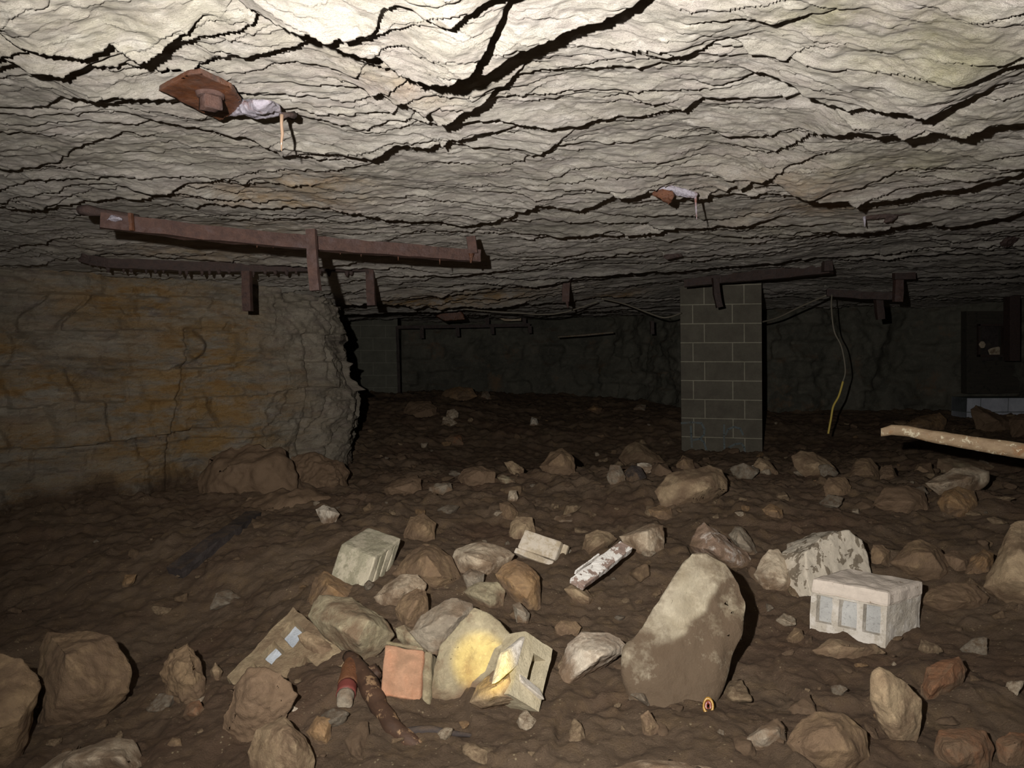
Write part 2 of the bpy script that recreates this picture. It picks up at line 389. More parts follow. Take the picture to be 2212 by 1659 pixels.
# ---------------------------------------------------------------- the setting
def rows(a, b, n): return np.exp(np.linspace(math.log(a), math.log(b), n))
def big_grid(n, m, y0, y1):
    y = rows(y0, y1, n)[:, None]; u = np.linspace(-1, 1, m)[None, :]
    u = .75*u+.25*u**3
    return u*(1.15*y+.7), y+0*u
X, Y = big_grid(1250, 1250, .55, 14.5)
Z = ceil_h(X, Y)
def blob(X, Y, px, py, rx, ry, d=None):
    if d is None: d = on_ceil(px, py)
    p = P(px, py, d); return np.exp(-(((X-p[0])/rx)**2+((Y-p[1])/ry)**2))
stain = np.zeros_like(X); green = np.zeros_like(X)
for px, py, rx, ry, a in [(690,395,.18,.12,.7),(590,420,.35,.16,.6),(640,440,.25,.15,.5),(960,642,.9,.5,1.0),(1330,638,.3,.3,.8),(480,500,.4,.2,.5),(420,545,.5,.3,.5),(880,190,.12,.1,.35),(1750,450,.3,.2,.5),(1720,410,.3,.2,.35)]:
    stain = np.maximum(stain, a*blob(X, Y, px, py, rx, ry))
for px, py, rx, ry, a in [(1900,50,.26,.1,.9),(2050,150,.25,.1,.7),(2200,260,.25,.15,.6),(200,80,.3,.12,.4),(1960,350,.4,.15,.5),(330,330,.3,.15,.3),(130,30,.3,.1,.4),(1700,500,.5,.3,.3)]:
    green = np.maximum(green, a*blob(X, Y, px, py, rx, ry))
tag(grid_obj('ceiling', X, Y, Z, M['ceil'], {'stain': stain, 'green': green}, True), kind='structure')
X, Y = big_grid(900, 900, .45, 14.5)
tag(grid_obj('floor', X, Y, floor_h(X, Y), M['dirt']), kind='structure')

def resample(path, step):
    p = np.array(path, float); 
    for _ in range(3):                                  # Chaikin rounding
        q = [p[0]]
        for a, b in zip(p[:-1], p[1:]): q += [a*.75+b*.25, a*.25+b*.75]
        q.append(p[-1]); p = np.array(q)
    s = np.concatenate([[0], np.cumsum(np.hypot(*np.diff(p, axis=0).T))])
    t = np.arange(0, s[-1], step); return np.stack([np.interp(t, s, p[:, 0]), np.interp(t, s, p[:, 1])], 1), t
def wall_mesh(name, path, z0, z1, step, mat, amp=1.0, cracks=(), stainf=None, seed=0, inset=True):
    pl, s = resample(path, step); n = int((z1-z0)/step)
    z = np.linspace(z0, z1, n)[:, None]
    d = np.gradient(pl, axis=0); nr = np.stack([d[:, 1], -d[:, 0]], 1); nr /= np.linalg.norm(nr, axis=1)[:, None]+1e-9
    S = np.broadcast_to(s[None, :], (n, len(s))); Zz = np.broadcast_to(z, S.shape)
    o = .10*fbm2(S*1.1, Zz*1.3, 3, seed+1) 
    v = Zz + .05*fbm2(S*1.2, Zz*2, 3, seed+2)
    for Fq, A in ((4.3, .045), (9.7, .022), (21, .010)):
        ph = v*Fq; c = np.floor(ph); f = ph-c
        o = o + A*np.clip(vn2(S*2.2+c*5.5, c*1.7, seed+int(Fq))+.35, 0, 1)*(1-f)**1.5
    # blocky joints
    cell = np.floor(v*4.3); off = vn2(cell*3.1, cell*1.3, seed+9)*2
    bx = (S+.15*fbm2(S*2, Zz*3, 2, seed+12))*3.0+off; cb = np.floor(bx); fb = bx-cb
    o = o + .05*_h(cb, cell, cb*0, seed+15)*np.clip(np.minimum(fb, 1-fb)*14, 0, 1)
    o = o + .022*fbm2(S*8, Zz*13, 4, seed+20, .62) + .03*np.clip(vn2(S*3.3, Zz*5, seed+30)-.1, 0, 1)
    o = o*amp
    for pts, dep, wd in cracks:
        pts = np.array(pts)
        for a, b in zip(pts[:-1], pts[1:]):
            ab = b-a; t = np.clip(((S-a[0])*ab[0]+(Zz-a[1])*ab[1])/(ab@ab+1e-9), 0, 1)
            dd = np.hypot(S-a[0]-t*ab[0] + .012*vn2(S*25, Zz*25, 3), Zz-a[1]-t*ab[1])
            o = o - dep*np.exp(-(dd/wd)**2) 
    Xw = pl[None, :, 0] + nr[None, :, 0]*o; Yw = pl[None, :, 1] + nr[None, :, 1]*o
    at = {'stain': stainf(S, Zz) if stainf else np.zeros(S.shape), 'mud': np.zeros(S.shape)}
    return Xw, Yw, Zz+0*Xw, at, pl, s
LWP = [(-5.2,2.0),(-4.4,3.2),(-3.1,4.2),(-2.3,4.95),(-1.75,5.35),(-1.48,5.55),(-1.42,5.95),(-1.62,6.7),(-2.3,7.8),(-3.4,9.0)]
def on_path(px, py, pl, s):
    k = (px-CX)/F/ray(CX, py)[1]; r = ray(px, py)
    f = pl[:, 0]-r[0]*pl[:, 1]; i = np.where((f[:-1] < 0) & (f[1:] >= 0))[0]
    i = int(i[0]) if len(i) else int(np.argmin(abs(f)))
    return np.array([s[i], CZ+r[2]*pl[i, 1]])
_pl, _s = resample(LWP, .012)
CR = []
for dep, wd, pts in [(.05,.012,[(490,700),(487,712),(408,712),(400,770),(380,860),(365,930),(362,1010),(358,1070)]),(.03,.010,[(600,640),(595,690),(585,720)]),
   (.04,.012,[(660,720),(655,790),(660,850),(650,940),(640,985)]),(.04,.012,[(700,860),(690,900),(665,930),(640,960)]),(.035,.012,[(715,700),(700,760),(690,820)]),(.03,.01,[(620,780),(622,830),(612,880),(560,930)]),
   (.03,.01,[(300,620),(300,690),(270,660)]),(.025,.010,[(130,840),(200,800),(300,812)]),(.04,.014,[(745,880),(730,920),(700,970),(705,1000)])]:
    CR.append((np.array([on_path(a, b, _pl, _s) for a, b in pts]), dep, wd))
def wstain(S, Z):
    r = np.zeros(S.shape)
    for px, py, rs, rz, a in [(300,650,.5,.25,.9),(400,900,.7,.6,1),(420,760,.35,.3,.9),(480,800,.3,.6,.9),(60,830,.5,.12,.9),(0,760,.2,.15,.8),(330,1050,.8,.2,.8),(30,960,.6,.15,.7),(100,1080,.7,.12,.9),(350,560,.5,.1,.6)]:
        q = on_path(px, py, _pl, _s); r = np.maximum(r, a*np.exp(-((S-q[0])/rs)**2-((Z-q[1])/rz)**2))
    return np.clip(r*1.2, 0, 1)
Xw, Yw, Zw, at, _, _ = wall_mesh('wall_left', LWP, -.15, 2.25, .012, M['wall'], 1.0, CR, wstain, 300)
fz = floor_h(Xw[0], Yw[0], False)[None, :]
at['mud'] = 1-sstep(.0, .16, Zw-fz-.04*fbm2(Xw*4, Yw*4+Zw, 3, 9))
tag(grid_obj('wall_left', Xw, Yw, Zw, M['wall'], at, False), kind='structure')
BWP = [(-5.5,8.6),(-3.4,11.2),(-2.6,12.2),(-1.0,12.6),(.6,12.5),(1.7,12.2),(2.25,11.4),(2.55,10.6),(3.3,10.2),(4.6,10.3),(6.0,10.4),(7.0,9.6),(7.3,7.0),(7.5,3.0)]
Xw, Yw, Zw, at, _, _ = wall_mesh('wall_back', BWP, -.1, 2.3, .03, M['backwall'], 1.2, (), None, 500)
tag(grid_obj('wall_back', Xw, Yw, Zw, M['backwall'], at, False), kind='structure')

# ---------------------------------------------------------------- rocks
def hull(points, maxe=None, smooth=2, disp=.01, freq=9.0, seed=0, fine=1.0, facet=.0):
    bm = bmesh.new()
    for p in points: bm.verts.new(p)
    r = bmesh.ops.convex_hull(bm, input=bm.verts[:])
    dead = {g for g in r['geom_interior']+r['geom_unused'] if isinstance(g, bmesh.types.BMVert)}
    bmesh.ops.delete(bm, geom=[g for g in dead if g.is_valid], context='VERTS')
    bmesh.ops.triangulate(bm, faces=bm.faces[:])
    for _ in range(7):
        le = [e for e in bm.edges if e.calc_length() > maxe]
        if not le or len(bm.verts) > 9000: break
        bmesh.ops.subdivide_edges(bm, edges=le, cuts=1, use_grid_fill=False)
        bmesh.ops.triangulate(bm, faces=[f for f in bm.faces if len(f.verts) > 3])
    for _ in range(smooth): bmesh.ops.smooth_vert(bm, verts=bm.verts[:], factor=.5, use_axis_x=True, use_axis_y=True, use_axis_z=True)
    bm.normal_update()
    co = np.array([v.co for v in bm.verts]); no = np.array([v.normal for v in bm.verts])
    q = co + seed*1.37
    a = fbm3(q*freq, 3, seed, .55) - .5*np.abs(fbm3(q*freq*.6+4, 2, seed+9))
    b = fbm3(q*freq*4, 2, seed+5, .6)
    d = disp*(a + .35*fine*b)
    co = co + no*d[:, None]
    for v, c in zip(bm.verts, co): v.co = c
    return bm
ROCKS = []
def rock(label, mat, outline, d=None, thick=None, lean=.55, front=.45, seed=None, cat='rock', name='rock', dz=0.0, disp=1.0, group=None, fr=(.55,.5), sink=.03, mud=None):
    """angular stone: its seen outline, a faceted nearer face, a narrower far side and real thickness, resting on the floor"""
    seed = len(ROCKS)+1 if seed is None else seed
    R = np.random.default_rng(seed*31+5); o = np.array(outline, float)
    yb = o[:, 1].max(); yt = o[:, 1].min(); xm = o[:, 0].mean()
    if d is None: d = on_floor(xm, min(yb-.10*(yb-yt), 1720))+dz
    wid = (o[:, 0].max()-o[:, 0].min())/F*d; hei = (yb-yt)/F*d
    t = thick or .8*min(wid, hei*1.3)
    c = o.mean(0); pts = []
    for p in o:
        f = (yb-p[1])/(yb-yt+1e-6); pts.append(P(p[0], p[1], d+lean*f*t+.0*t))
    if fr[0] >= .7:
        inner = [(k, fr[0], -1) for k in range(0, len(o), 2)]
    else:
        nI = 3 if len(o) < 8 else 4; st_ = R.uniform(0, len(o)); inner = [((st_+len(o)*m_/nI) % len(o), R.uniform(.30, .62), -1) for m_ in range(nI)]
    for k, s_, sg in inner:
        p = o[int(k)]; q = c+(p-c)*s_; f = (yb-q[1])/(yb-yt+1e-6)
        pts.append(P(q[0], q[1], d+lean*f*t-front*t*R.uniform(.5, 1.5)))
    for p in o[::2]:
        q = c+(p-c)*.74*R.uniform(.75, 1.1); f = (yb-q[1])/(yb-yt+1e-6)
        pts.append(P(q[0], q[1]+.10*(yb-yt), d+lean*f*t+t*R.uniform(.4, 1.0)))
    pts = np.array(pts); zmin = pts[:, 2].min()
    low = pts[pts[:, 2] < zmin+.3*hei]; low = low.copy(); low[:, 2] -= sink; pts = np.vstack([pts, low*[1, 1, 1]])
    size = max(wid, hei)
    bm = hull(pts, maxe=max(size/34, .005), smooth=1, disp=size*.022*disp, freq=3.2/size, seed=seed)
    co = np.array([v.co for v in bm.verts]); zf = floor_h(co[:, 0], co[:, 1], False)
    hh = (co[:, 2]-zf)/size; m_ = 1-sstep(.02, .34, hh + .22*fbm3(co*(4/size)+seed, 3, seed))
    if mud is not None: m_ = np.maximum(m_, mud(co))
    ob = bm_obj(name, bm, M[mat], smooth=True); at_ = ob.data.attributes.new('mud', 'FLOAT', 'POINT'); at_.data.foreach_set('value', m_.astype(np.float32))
    tag(ob, label, cat, group); ROCKS.append((ob, label)); return ob
rock('long low pale boulder lying in front of the concrete block pillar', 'tan', [(1411,1060),(1446,1024),(1500,1010),(1532,1003),(1560,1012),(1575,1035),(1572,1062),(1530,1078),(1480,1092),(1430,1095)])
rock('tan boulder with a white scratch, just past the foot of the pillar', 'tan', [(1708,985),(1730,972),(1760,977),(1790,995),(1808,1017),(1800,1032),(1745,1027),(1715,1010)])
rock('round knobbly clod touching the scratched tan boulder', 'brown', [(1778,1050),(1790,1030),(1825,1030),(1840,1050),(1835,1070),(1800,1074),(1782,1065)])
rock('brown dome-shaped rock on the ridge below the loose wooden pole tip', 'brown', [(1828,1032),(1850,990),(1880,988),(1897,1008),(1900,1034),(1850,1036)])
rock('small peaked tan rock at the corner of the pillar foot', 'tan', [(1620,1014),(1640,988),(1662,996),(1682,1020),(1640,1026)])
rock('broken pinkish pale boulder below the wooden pole', 'pale', [(1995,1042),(2030,1025),(2060,1010),(2095,1008),(2137,1018),(2134,1040),(2110,1052),(2095,1068),(2040,1066),(2005,1054)])
rock('rounded ochre boulder half buried under the broken pinkish one', 'orange', [(2026,1085),(2040,1060),(2070,1050),(2105,1060),(2116,1085),(2104,1112),(2055,1117),(2032,1104)])
rock('long grey-green rock in the shadow of the wooden pole', 'moss', [(2022,1016),(2025,990),(2060,988),(2120,997),(2152,1008),(2150,1030),(2050,1028)], dz=.25)
rock('reddish brown rock left of the grey-green one under the pole', 'brown', [(1972,1026),(1980,1002),(2010,1000),(2020,1026)], dz=.15)
rock('small mud-brown lump between the dome rock and the pole shadow', 'mud', [(1895,1034),(1903,1006),(1926,1003),(1942,1034)])
rock('ochre rubble lump far behind the wooden pole tip', 'orange', [(1950,918),(1980,900),(2030,891),(2047,905),(2040,928),(1970,934)])
rock('dark leaning rock in front of the white painted blocks', 'mud', [(2095,884),(2108,874),(2150,890),(2190,912),(2185,940),(2110,930)])
rock('dark rock at the frame edge before the white painted blocks', 'mud', [(2178,905),(2200,892),(2240,893),(2260,940),(2185,942)])
rock('reddish wedge leaning against the left foot of the pillar', 'brown', [(1460,1004),(1475,983),(1497,993),(1502,1015),(1465,1018)])
rock('peaked pale rock at the top of the ridge left of the pillar', 'tan', [(1333,990),(1350,965),(1372,953),(1400,968),(1425,985),(1442,1005),(1400,1006),(1350,1000)])
rock('thin flat whitish stone tucked under the peaked pale rock', 'white', [(1377,1002),(1395,1000),(1425,1006),(1450,1014),(1445,1022),(1400,1022),(1378,1014)])
rock('upright tan stone left of the black lump on the ridge', 'grey', [(1310,1030),(1318,1003),(1340,1005),(1352,1030),(1347,1050),(1323,1047)])
rock('black charred lump under the peaked pale rock', 'char', [(1347,1022),(1365,1003),(1385,1010),(1396,1030),(1385,1042),(1355,1040)])
rock('narrow tan stone lying across the middle of the ridge', 'tan', [(1088,998),(1106,995),(1132,1012),(1127,1030),(1106,1022)])
rock('thin slanting stone below the narrow tan one on the ridge', 'moss', [(1072,1030),(1085,1024),(1112,1034),(1117,1047),(1093,1044)])
rock('small square whitish stone standing on the dirt slope', 'pale', [(1096,1077),(1100,1060),(1115,1058),(1120,1075),(1112,1085)])
rock('brown blocky clod beside the black gap at the end of the left rock wall', 'mud', [(825,1055),(858,1034),(893,1028),(910,1034),(912,1062),(880,1074),(840,1072)])
rock('dark grey rubble lump right of the small black hole', 'grey', [(925,1052),(945,1043),(975,1042),(980,1064),(930,1070)])
rock('flat dusty slab standing behind the cut concrete block', 'brown', [(1078,1086),(1100,1082),(1120,1106),(1116,1124),(1084,1122)])
rock('small whitish rock alone on the slope above the grooved block', 'white', [(681,1100),(700,1089),(722,1097),(734,1110),(718,1136),(700,1128),(689,1114)])
rock('round pale stone on top of the dark far mound', 'pale', [(963,900),(966,886),(982,883),(991,892),(988,908),(970,910)])
rock('pale stone leaning under the round one on the far mound', 'pale', [(953,916),(958,900),(975,902),(988,914),(970,922)])
rock('wide ochre rock on the crest of the farthest mound', 'orange', [(948,860),(962,842),(990,834),(1020,838),(1032,856),(990,868)])
rock('small grey peak right of the wide ochre rock', 'grey', [(1035,862),(1043,845),(1054,844),(1062,862)])
rock('rust-orange broken rock on the dark slope below the round pale stone', 'red', [(960,948),(975,938),(995,940),(1002,957),(975,962)])
rock('tiny upright whitish stone in the middle of the far floor', 'white', [(1144,918),(1148,900),(1160,904),(1165,919)])
rock('dark flat-topped clod at the foot of the far block wall', 'mud', [(870,890),(883,868),(930,866),(945,880),(942,902),(880,902)])
rock('small ochre stone on the far floor left of the pillar', 'orange', [(1268,884),(1283,874),(1302,882),(1292,894)])
rock('flat pale stone near the foot of the far wall, beside the pillar', 'grey', [(1368,882),(1380,873),(1396,874),(1394,886)])
rock('brown clod on the ridge crest left of the narrow tan stone', 'mud', [(985,1035),(1000,1012),(1040,1006),(1070,1020),(1068,1045),(1010,1052)])
rock('reddish brown lump high on the ridge above the charred lump', 'brown', [(1165,1008),(1190,975),(1215,966),(1240,990),(1244,1020),(1190,1028)])
rock('tan rock standing behind the cut concrete block', 'tan', [(1095,1168),(1103,1130),(1115,1115),(1150,1117),(1158,1150),(1130,1192),(1102,1190)], dz=.12)
rock('greyish flat rock behind the right corner of the cut concrete block', 'grey', [(1180,1138),(1200,1115),(1230,1109),(1252,1120),(1235,1142),(1200,1146)], dz=.1)
rock('grey-tan rock behind the white painted board', 'tan', [(1256,1190),(1265,1155),(1290,1143),(1318,1150),(1334,1164),(1300,1198),(1264,1206)], dz=.06)
rock('pale shard with a notched top, right of the white painted board', 'pale', [(1336,1158),(1370,1146),(1398,1140),(1405,1132),(1433,1133),(1436,1160),(1433,1196),(1400,1200),(1362,1188)])
rock('big pale many-sided boulder in the middle of the rubble pile', 'pale', [(972,1208),(983,1184),(1010,1175),(1050,1171),(1082,1180),(1112,1198),(1100,1222),(1065,1245),(1050,1258),(1008,1250),(985,1238)], dz=.05)
rock('dirt-covered brown boulder right of the grooved concrete block', 'brown', [(848,1240),(880,1195),(915,1174),(942,1178),(975,1200),(1000,1250),(985,1266),(925,1282),(895,1266)], dz=.05)
rock('greenish slab edge peeking between the brown and the pale boulder', 'moss', [(940,1182),(960,1176),(992,1182),(984,1202),(960,1204)], dz=.2)
rock('ochre faced angular rock touching the big pale boulder', 'orange', [(1068,1240),(1085,1220),(1115,1206),(1147,1222),(1166,1245),(1168,1280),(1170,1312),(1147,1318),(1115,1292),(1080,1267)])
rock('small purplish stone at the foot of the big pale boulder', 'grey', [(998,1242),(1015,1227),(1047,1238),(1042,1262),(1010,1260)], dz=-.08)
rock('mossy knob between the big pale boulder and the leaning yellow-lit slab', 'moss', [(998,1278),(1030,1258),(1075,1257),(1092,1275),(1087,1303),(1060,1316),(1028,1300)])
rock('pale tan rock leaning below the grooved concrete block', 'pale', [(806,1290),(830,1265),(865,1240),(902,1240),(923,1262),(917,1280),(880,1286),(852,1312),(825,1312)])
rock('brown-orange rock under the pale tan rock', 'brown', [(852,1315),(870,1288),(900,1270),(922,1276),(925,1318),(902,1345),(870,1358)])
rock('smooth grey-tan rock lying on the leaning yellow-lit slab', 'grey', [(884,1365),(908,1330),(960,1294),(990,1289),(1020,1304),(1024,1322),(1002,1357),(962,1394),(935,1406),(908,1390)], dz=-.04)
rock('large leaning slab with a yellow patch of torch light', 'moss', [(928,1508),(935,1440),(952,1393),(1000,1345),(1025,1311),(1050,1320),(1090,1355),(1114,1382),(1096,1425),(1052,1484),(1010,1512)], thick=.10, lean=1.2, front=.12, fr=(.72,.5), name='rock_slab', seed=77)
rock('thin grey-green slab squeezed above the orange brick', 'moss', [(853,1356),(872,1348),(915,1375),(935,1402),(932,1424),(880,1402),(858,1380)], thick=.06)
rock('mossy pale block-shaped rock under the grooved concrete block', 'moss', [(664,1330),(675,1300),(690,1284),(760,1290),(830,1330),(852,1372),(822,1410),(790,1416),(740,1408),(695,1368)], dz=-.02)
rock('orange-brown stone wedged under the left edge of the grooved block', 'orange', [(658,1315),(680,1245),(700,1233),(765,1268),(775,1296),(740,1306),(700,1312)], dz=.06)
rock('oblong pale rock right of the block with a square hole', 'white', [(1203,1462),(1225,1390),(1255,1364),(1310,1362),(1342,1375),(1356,1392),(1345,1412),(1290,1442),(1240,1474),(1213,1490)])
rock('brown stone behind the oblong pale rock', 'brown', [(1196,1354),(1210,1338),(1245,1341),(1257,1355),(1242,1370),(1208,1370)])
rock('oval tan stone below the white painted board', 'tan', [(1217,1272),(1235,1262),(1270,1275),(1284,1295),(1272,1308),(1235,1294)])
rock('dirty grey stone right of the mossy knob', 'grey', [(1106,1305),(1122,1298),(1145,1325),(1141,1350),(1118,1340)])
rock('mud-caked rock under the block with a square hole', 'tan', [(1012,1518),(1030,1480),(1066,1448),(1110,1443),(1132,1480),(1150,1508),(1080,1520),(1040,1530)], dz=-.06)
rock('pinkish rock streaked with white, behind the big greenish slab', 'pinkwhite', [(1488,1178),(1505,1140),(1520,1124),(1545,1143),(1580,1168),(1612,1195),(1629,1217),(1600,1232),(1565,1222),(1525,1200)])
rock('narrow grey stone right of the pinkish white-streaked rock', 'grey', [(1575,1155),(1588,1136),(1602,1135),(1624,1165),(1642,1202),(1618,1206),(1585,1174)])
rock('cone-shaped pale tan rock left of the two painted blocks', 'pale', [(1626,1240),(1645,1205),(1660,1186),(1682,1186),(1703,1212),(1724,1254),(1712,1270),(1670,1280),(1638,1258)])
rock('rounded pale rock behind the left side of the flaking painted block', 'white', [(1696,1200),(1700,1175),(1740,1163),(1770,1150),(1775,1210),(1740,1255),(1712,1236)], dz=.12)
rock('small orange-tan peak behind the flaking painted block', 'orange', [(1715,1176),(1737,1144),(1752,1150),(1768,1166),(1760,1185),(1730,1186)], dz=.35)
rock('brown upright stone in the black shadow right of the flaking block', 'brown', [(1880,1190),(1886,1176),(1907,1176),(1924,1190),(1920,1214),(1885,1226)])
rock('wide brown boulder right of the two painted blocks', 'brown', [(1923,1215),(1960,1172),(1985,1162),(2030,1178),(2046,1202),(2062,1244),(2020,1254),(1955,1240)])
rock('mud-brown slab between the wide brown boulder and the frame edge', 'mud', [(2036,1200),(2060,1188),(2102,1204),(2094,1244),(2056,1246)], dz=.05)
rock('tall tan boulder cut off by the right edge of the photo', 'tan', [(2122,1268),(2150,1195),(2178,1128),(2212,1118),(2270,1150),(2290,1310),(2212,1318),(2160,1300)])
rock('orange-brown stone leaning on the tall tan boulder at the right edge', 'orange', [(2076,1250),(2100,1200),(2125,1185),(2147,1195),(2140,1248)], dz=.02)
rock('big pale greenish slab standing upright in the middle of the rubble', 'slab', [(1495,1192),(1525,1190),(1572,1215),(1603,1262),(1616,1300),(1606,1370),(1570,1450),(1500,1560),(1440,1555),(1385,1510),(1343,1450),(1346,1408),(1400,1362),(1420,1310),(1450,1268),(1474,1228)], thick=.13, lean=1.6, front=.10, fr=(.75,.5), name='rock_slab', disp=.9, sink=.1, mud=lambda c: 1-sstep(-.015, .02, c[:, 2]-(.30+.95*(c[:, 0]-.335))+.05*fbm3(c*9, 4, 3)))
rock('upright ochre slab in the dirt at the lower right', 'tan', [(1878,1510),(1885,1452),(1900,1442),(1960,1474),(1992,1510),(1992,1570),(1972,1622),(1938,1606),(1895,1550)], thick=.07, lean=.4)
rock('cracked brick-red lump right of the upright ochre slab', 'red', [(1988,1485),(2000,1440),(2040,1424),(2072,1418),(2090,1446),(2078,1482),(2040,1504),(1995,1510)])
rock('flat brick-red slab in the bottom right corner', 'red', [(2018,1620),(2030,1577),(2090,1568),(2132,1578),(2148,1620),(2142,1665),(2060,1672),(2028,1648)])
rock('brick-red piece at the right edge beside the flat red slab', 'red', [(2150,1600),(2180,1580),(2225,1585),(2235,1655),(2168,1668),(2152,1630)])
rock('broad rounded brown boulder at the bottom right', 'brown', [(1698,1605),(1720,1560),(1760,1535),(1820,1540),(1870,1580),(1884,1645),(1800,1675),(1728,1650)])
rock('flat grey-tan stone between the upright slab and the orange pipe end', 'grey', [(1606,1600),(1640,1570),(1680,1550),(1697,1570),(1700,1608),(1640,1612)])
rock('pale stone just showing at the bottom edge of the photo', 'pale', [(1300,1668),(1350,1646),(1400,1638),(1460,1640),(1540,1656),(1560,1700),(1310,1705)], d=1.55)
rock('small tan stone at the foot of the big greenish slab', 'tan', [(1383,1545),(1400,1532),(1425,1570),(1416,1592),(1390,1574)])
rock('small rounded stone left of the foot of the recessed block', 'brown', [(1698,1380),(1715,1355),(1732,1358),(1738,1376),(1716,1390)])
rock('big dusty boulder at the lower left with a cracked right flank', 'brown', [(72,1510),(80,1400),(100,1362),(190,1356),(242,1372),(277,1418),(290,1450),(282,1492),(250,1528),(200,1555),(120,1580),(80,1570)], disp=1.3)
rock('dark boulder cut off by the left edge of the photo', 'brown', [(-80,1660),(-60,1425),(0,1408),(50,1423),(86,1463),(92,1482),(72,1522),(62,1580),(42,1625),(20,1670)], disp=1.3)
rock('pale tan boulder at the bottom left edge of the photo', 'pale', [(80,1672),(110,1640),(160,1612),(230,1597),(290,1594),(303,1620),(330,1665),(325,1720),(90,1720)], d=1.72)
rock('pointed tan boulder at the bottom below the half buried hollow block', 'tan', [(533,1625),(552,1575),(590,1560),(614,1545),(632,1570),(662,1592),(680,1642),(668,1695),(550,1695)])
rock('yellowish flat-faced stone right of the pointed tan boulder', 'orange', [(660,1582),(685,1545),(716,1550),(713,1604),(680,1610)])
rock('crumbling reddish brown clod left of the half buried hollow block', 'brown', [(345,1455),(370,1402),(405,1385),(430,1420),(446,1462),(441,1515),(400,1536),(358,1500)], disp=2.2)
rock('small tan stone touching the crumbling clod', 'tan', [(453,1448),(465,1430),(482,1450),(470,1468)])
rock('pinkish stone in front of the crumbling clod', 'red', [(393,1548),(405,1520),(430,1512),(442,1532),(430,1554)])
rock('small triangular ochre stone at the end of the smooth dirt ledge', 'orange', [(260,1266),(270,1241),(296,1240),(290,1258),(268,1270)])
rock('rounded stone left of the foot of the pointed tan boulder', 'brown', [(358,1612),(372,1592),(390,1594),(394,1612),(378,1622)])
rock('mud-covered rock heaped against the end of the left rock wall', 'mud', [(625,1068),(628,986),(660,975),(700,984),(742,995),(757,1018),(752,1055),(700,1075)], d=4.95, thick=.28, disp=2.2)
rock('wide mud-covered mound at the base of the left rock wall', 'mud', [(415,1085),(450,988),(500,960),(560,958),(610,964),(634,990),(634,1072),(520,1100)], d=4.6, thick=.28, disp=2.2)
rock('sloping mud-covered rock below the stained part of the wall', 'mud', [(500,1120),(530,1068),(610,1055),(690,1062),(745,1066),(755,1100),(640,1135)], d=4.2, thick=.28, disp=2.2)
rock('flat mud-covered ledge stone in the open dirt on the left', 'mud', [(280,1345),(290,1256),(420,1249),(560,1252),(668,1262),(675,1285),(600,1345),(500,1400),(380,1400)], d=2.75, thick=.5, lean=1.0, front=.1, fr=(.7,.5), disp=1.5)
rock('low tan rock in front of the recessed painted block', 'tan', [(1755,1405),(1790,1378),(1850,1385),(1895,1392),(1915,1410),(1850,1425),(1790,1420)])
rock('brown hump right of the recessed painted block', 'brown', [(1990,1300),(2010,1268),(2060,1255),(2110,1262),(2140,1290),(2120,1320),(2040,1325)])
rock('low orange stone in the dirt behind the painted blocks', 'orange', [(1645,1100),(1665,1085),(1690,1100),(1692,1118),(1668,1120)])
rock('dusty brown rock on the slope below the ridge crest', 'brown', [(870,1155),(885,1115),(915,1108),(942,1130),(940,1160),(900,1172)])
rock('flat ochre stone on the slope right of the pale shard', 'orange', [(1400,1100),(1425,1090),(1450,1098),(1452,1120),(1415,1122)])
rock('muddy rock on the ridge right of the round knobbly clod', 'mud', [(1880,1090),(1910,1052),(1960,1045),(2000,1060),(2010,1100),(1950,1112)])
# ---------------------------------------------------------------- blocks
def ortho(o, a, b, c, d0, s=(.15, .15, .1)):
    """corner point o and the three corners next to it, given as pixels: find the depths that make the three edges square"""
    O = P(*o, d0); D = np.array([d0+s[0], d0+s[1], d0+s[2]])
    def f(D):
        A, B, C = (P(*q, dd)-O for q, dd in zip((a, b, c), D))
        A, B, C = A/np.linalg.norm(A), B/np.linalg.norm(B), C/np.linalg.norm(C)
        return np.array([A@B, B@C, A@C])
    for _ in range(60):
        r = f(D); J = np.stack([(f(D+np.eye(3)[i]*1e-4)-r)/1e-4 for i in range(3)], 1)
        st = np.linalg.lstsq(J, -r, rcond=None)[0]; st = np.clip(st, -.05, .05); D = np.clip(D+st, d0-.4, d0+.6)
    A, B, C = (P(*q, dd)-O for q, dd in zip((a, b, c), D))
    print('ortho', np.round(D, 3), 'len', [round(float(np.linalg.norm(v)), 3) for v in (A, B, C)], 'err', np.round(f(D), 3))
    return O, A, B, C
def add_box(bm, O, A, B, C, bev=.0, mi=0):
    """parallelepiped from corner O along edges A, B, C"""
    O, A, B, C = (Vector(v) for v in (O, A, B, C))
    if A.cross(B).dot(C) < 0: A, B = B, A
    v = [bm.verts.new(O+A*i+B*j+C*k) for k in (0, 1) for j in (0, 1) for i in (0, 1)]
    fs = [bm.faces.new([v[i] for i in q]) for q in ((0, 2, 3, 1), (4, 5, 7, 6), (0, 1, 5, 4), (2, 6, 7, 3), (0, 4, 6, 2), (1, 3, 7, 5))]
    for f in fs: f.material_index = mi
    if bev:
        es = list({e for f in fs for e in f.edges})
        bmesh.ops.bevel(bm, geom=es, offset=bev, segments=2, profile=.6, affect='EDGES')
    return v
def roughen(bm, amp, freq, cuts=0, seed=0, maxe=None):
    if maxe:
        for _ in range(6):
            le = [e for e in bm.edges if e.calc_length() > maxe]
            if not le or len(bm.verts) > 14000: break
            bmesh.ops.subdivide_edges(bm, edges=le, cuts=1, use_grid_fill=True)
            bmesh.ops.triangulate(bm, faces=[f for f in bm.faces if len(f.verts) > 4])
    bm.normal_update(); co = np.array([v.co for v in bm.verts]); no = np.array([v.normal for v in bm.verts])
    d = amp*fbm3(co*freq+seed, 3, seed)
    for v, c in zip(bm.verts, co+no*d[:, None]): v.co = c
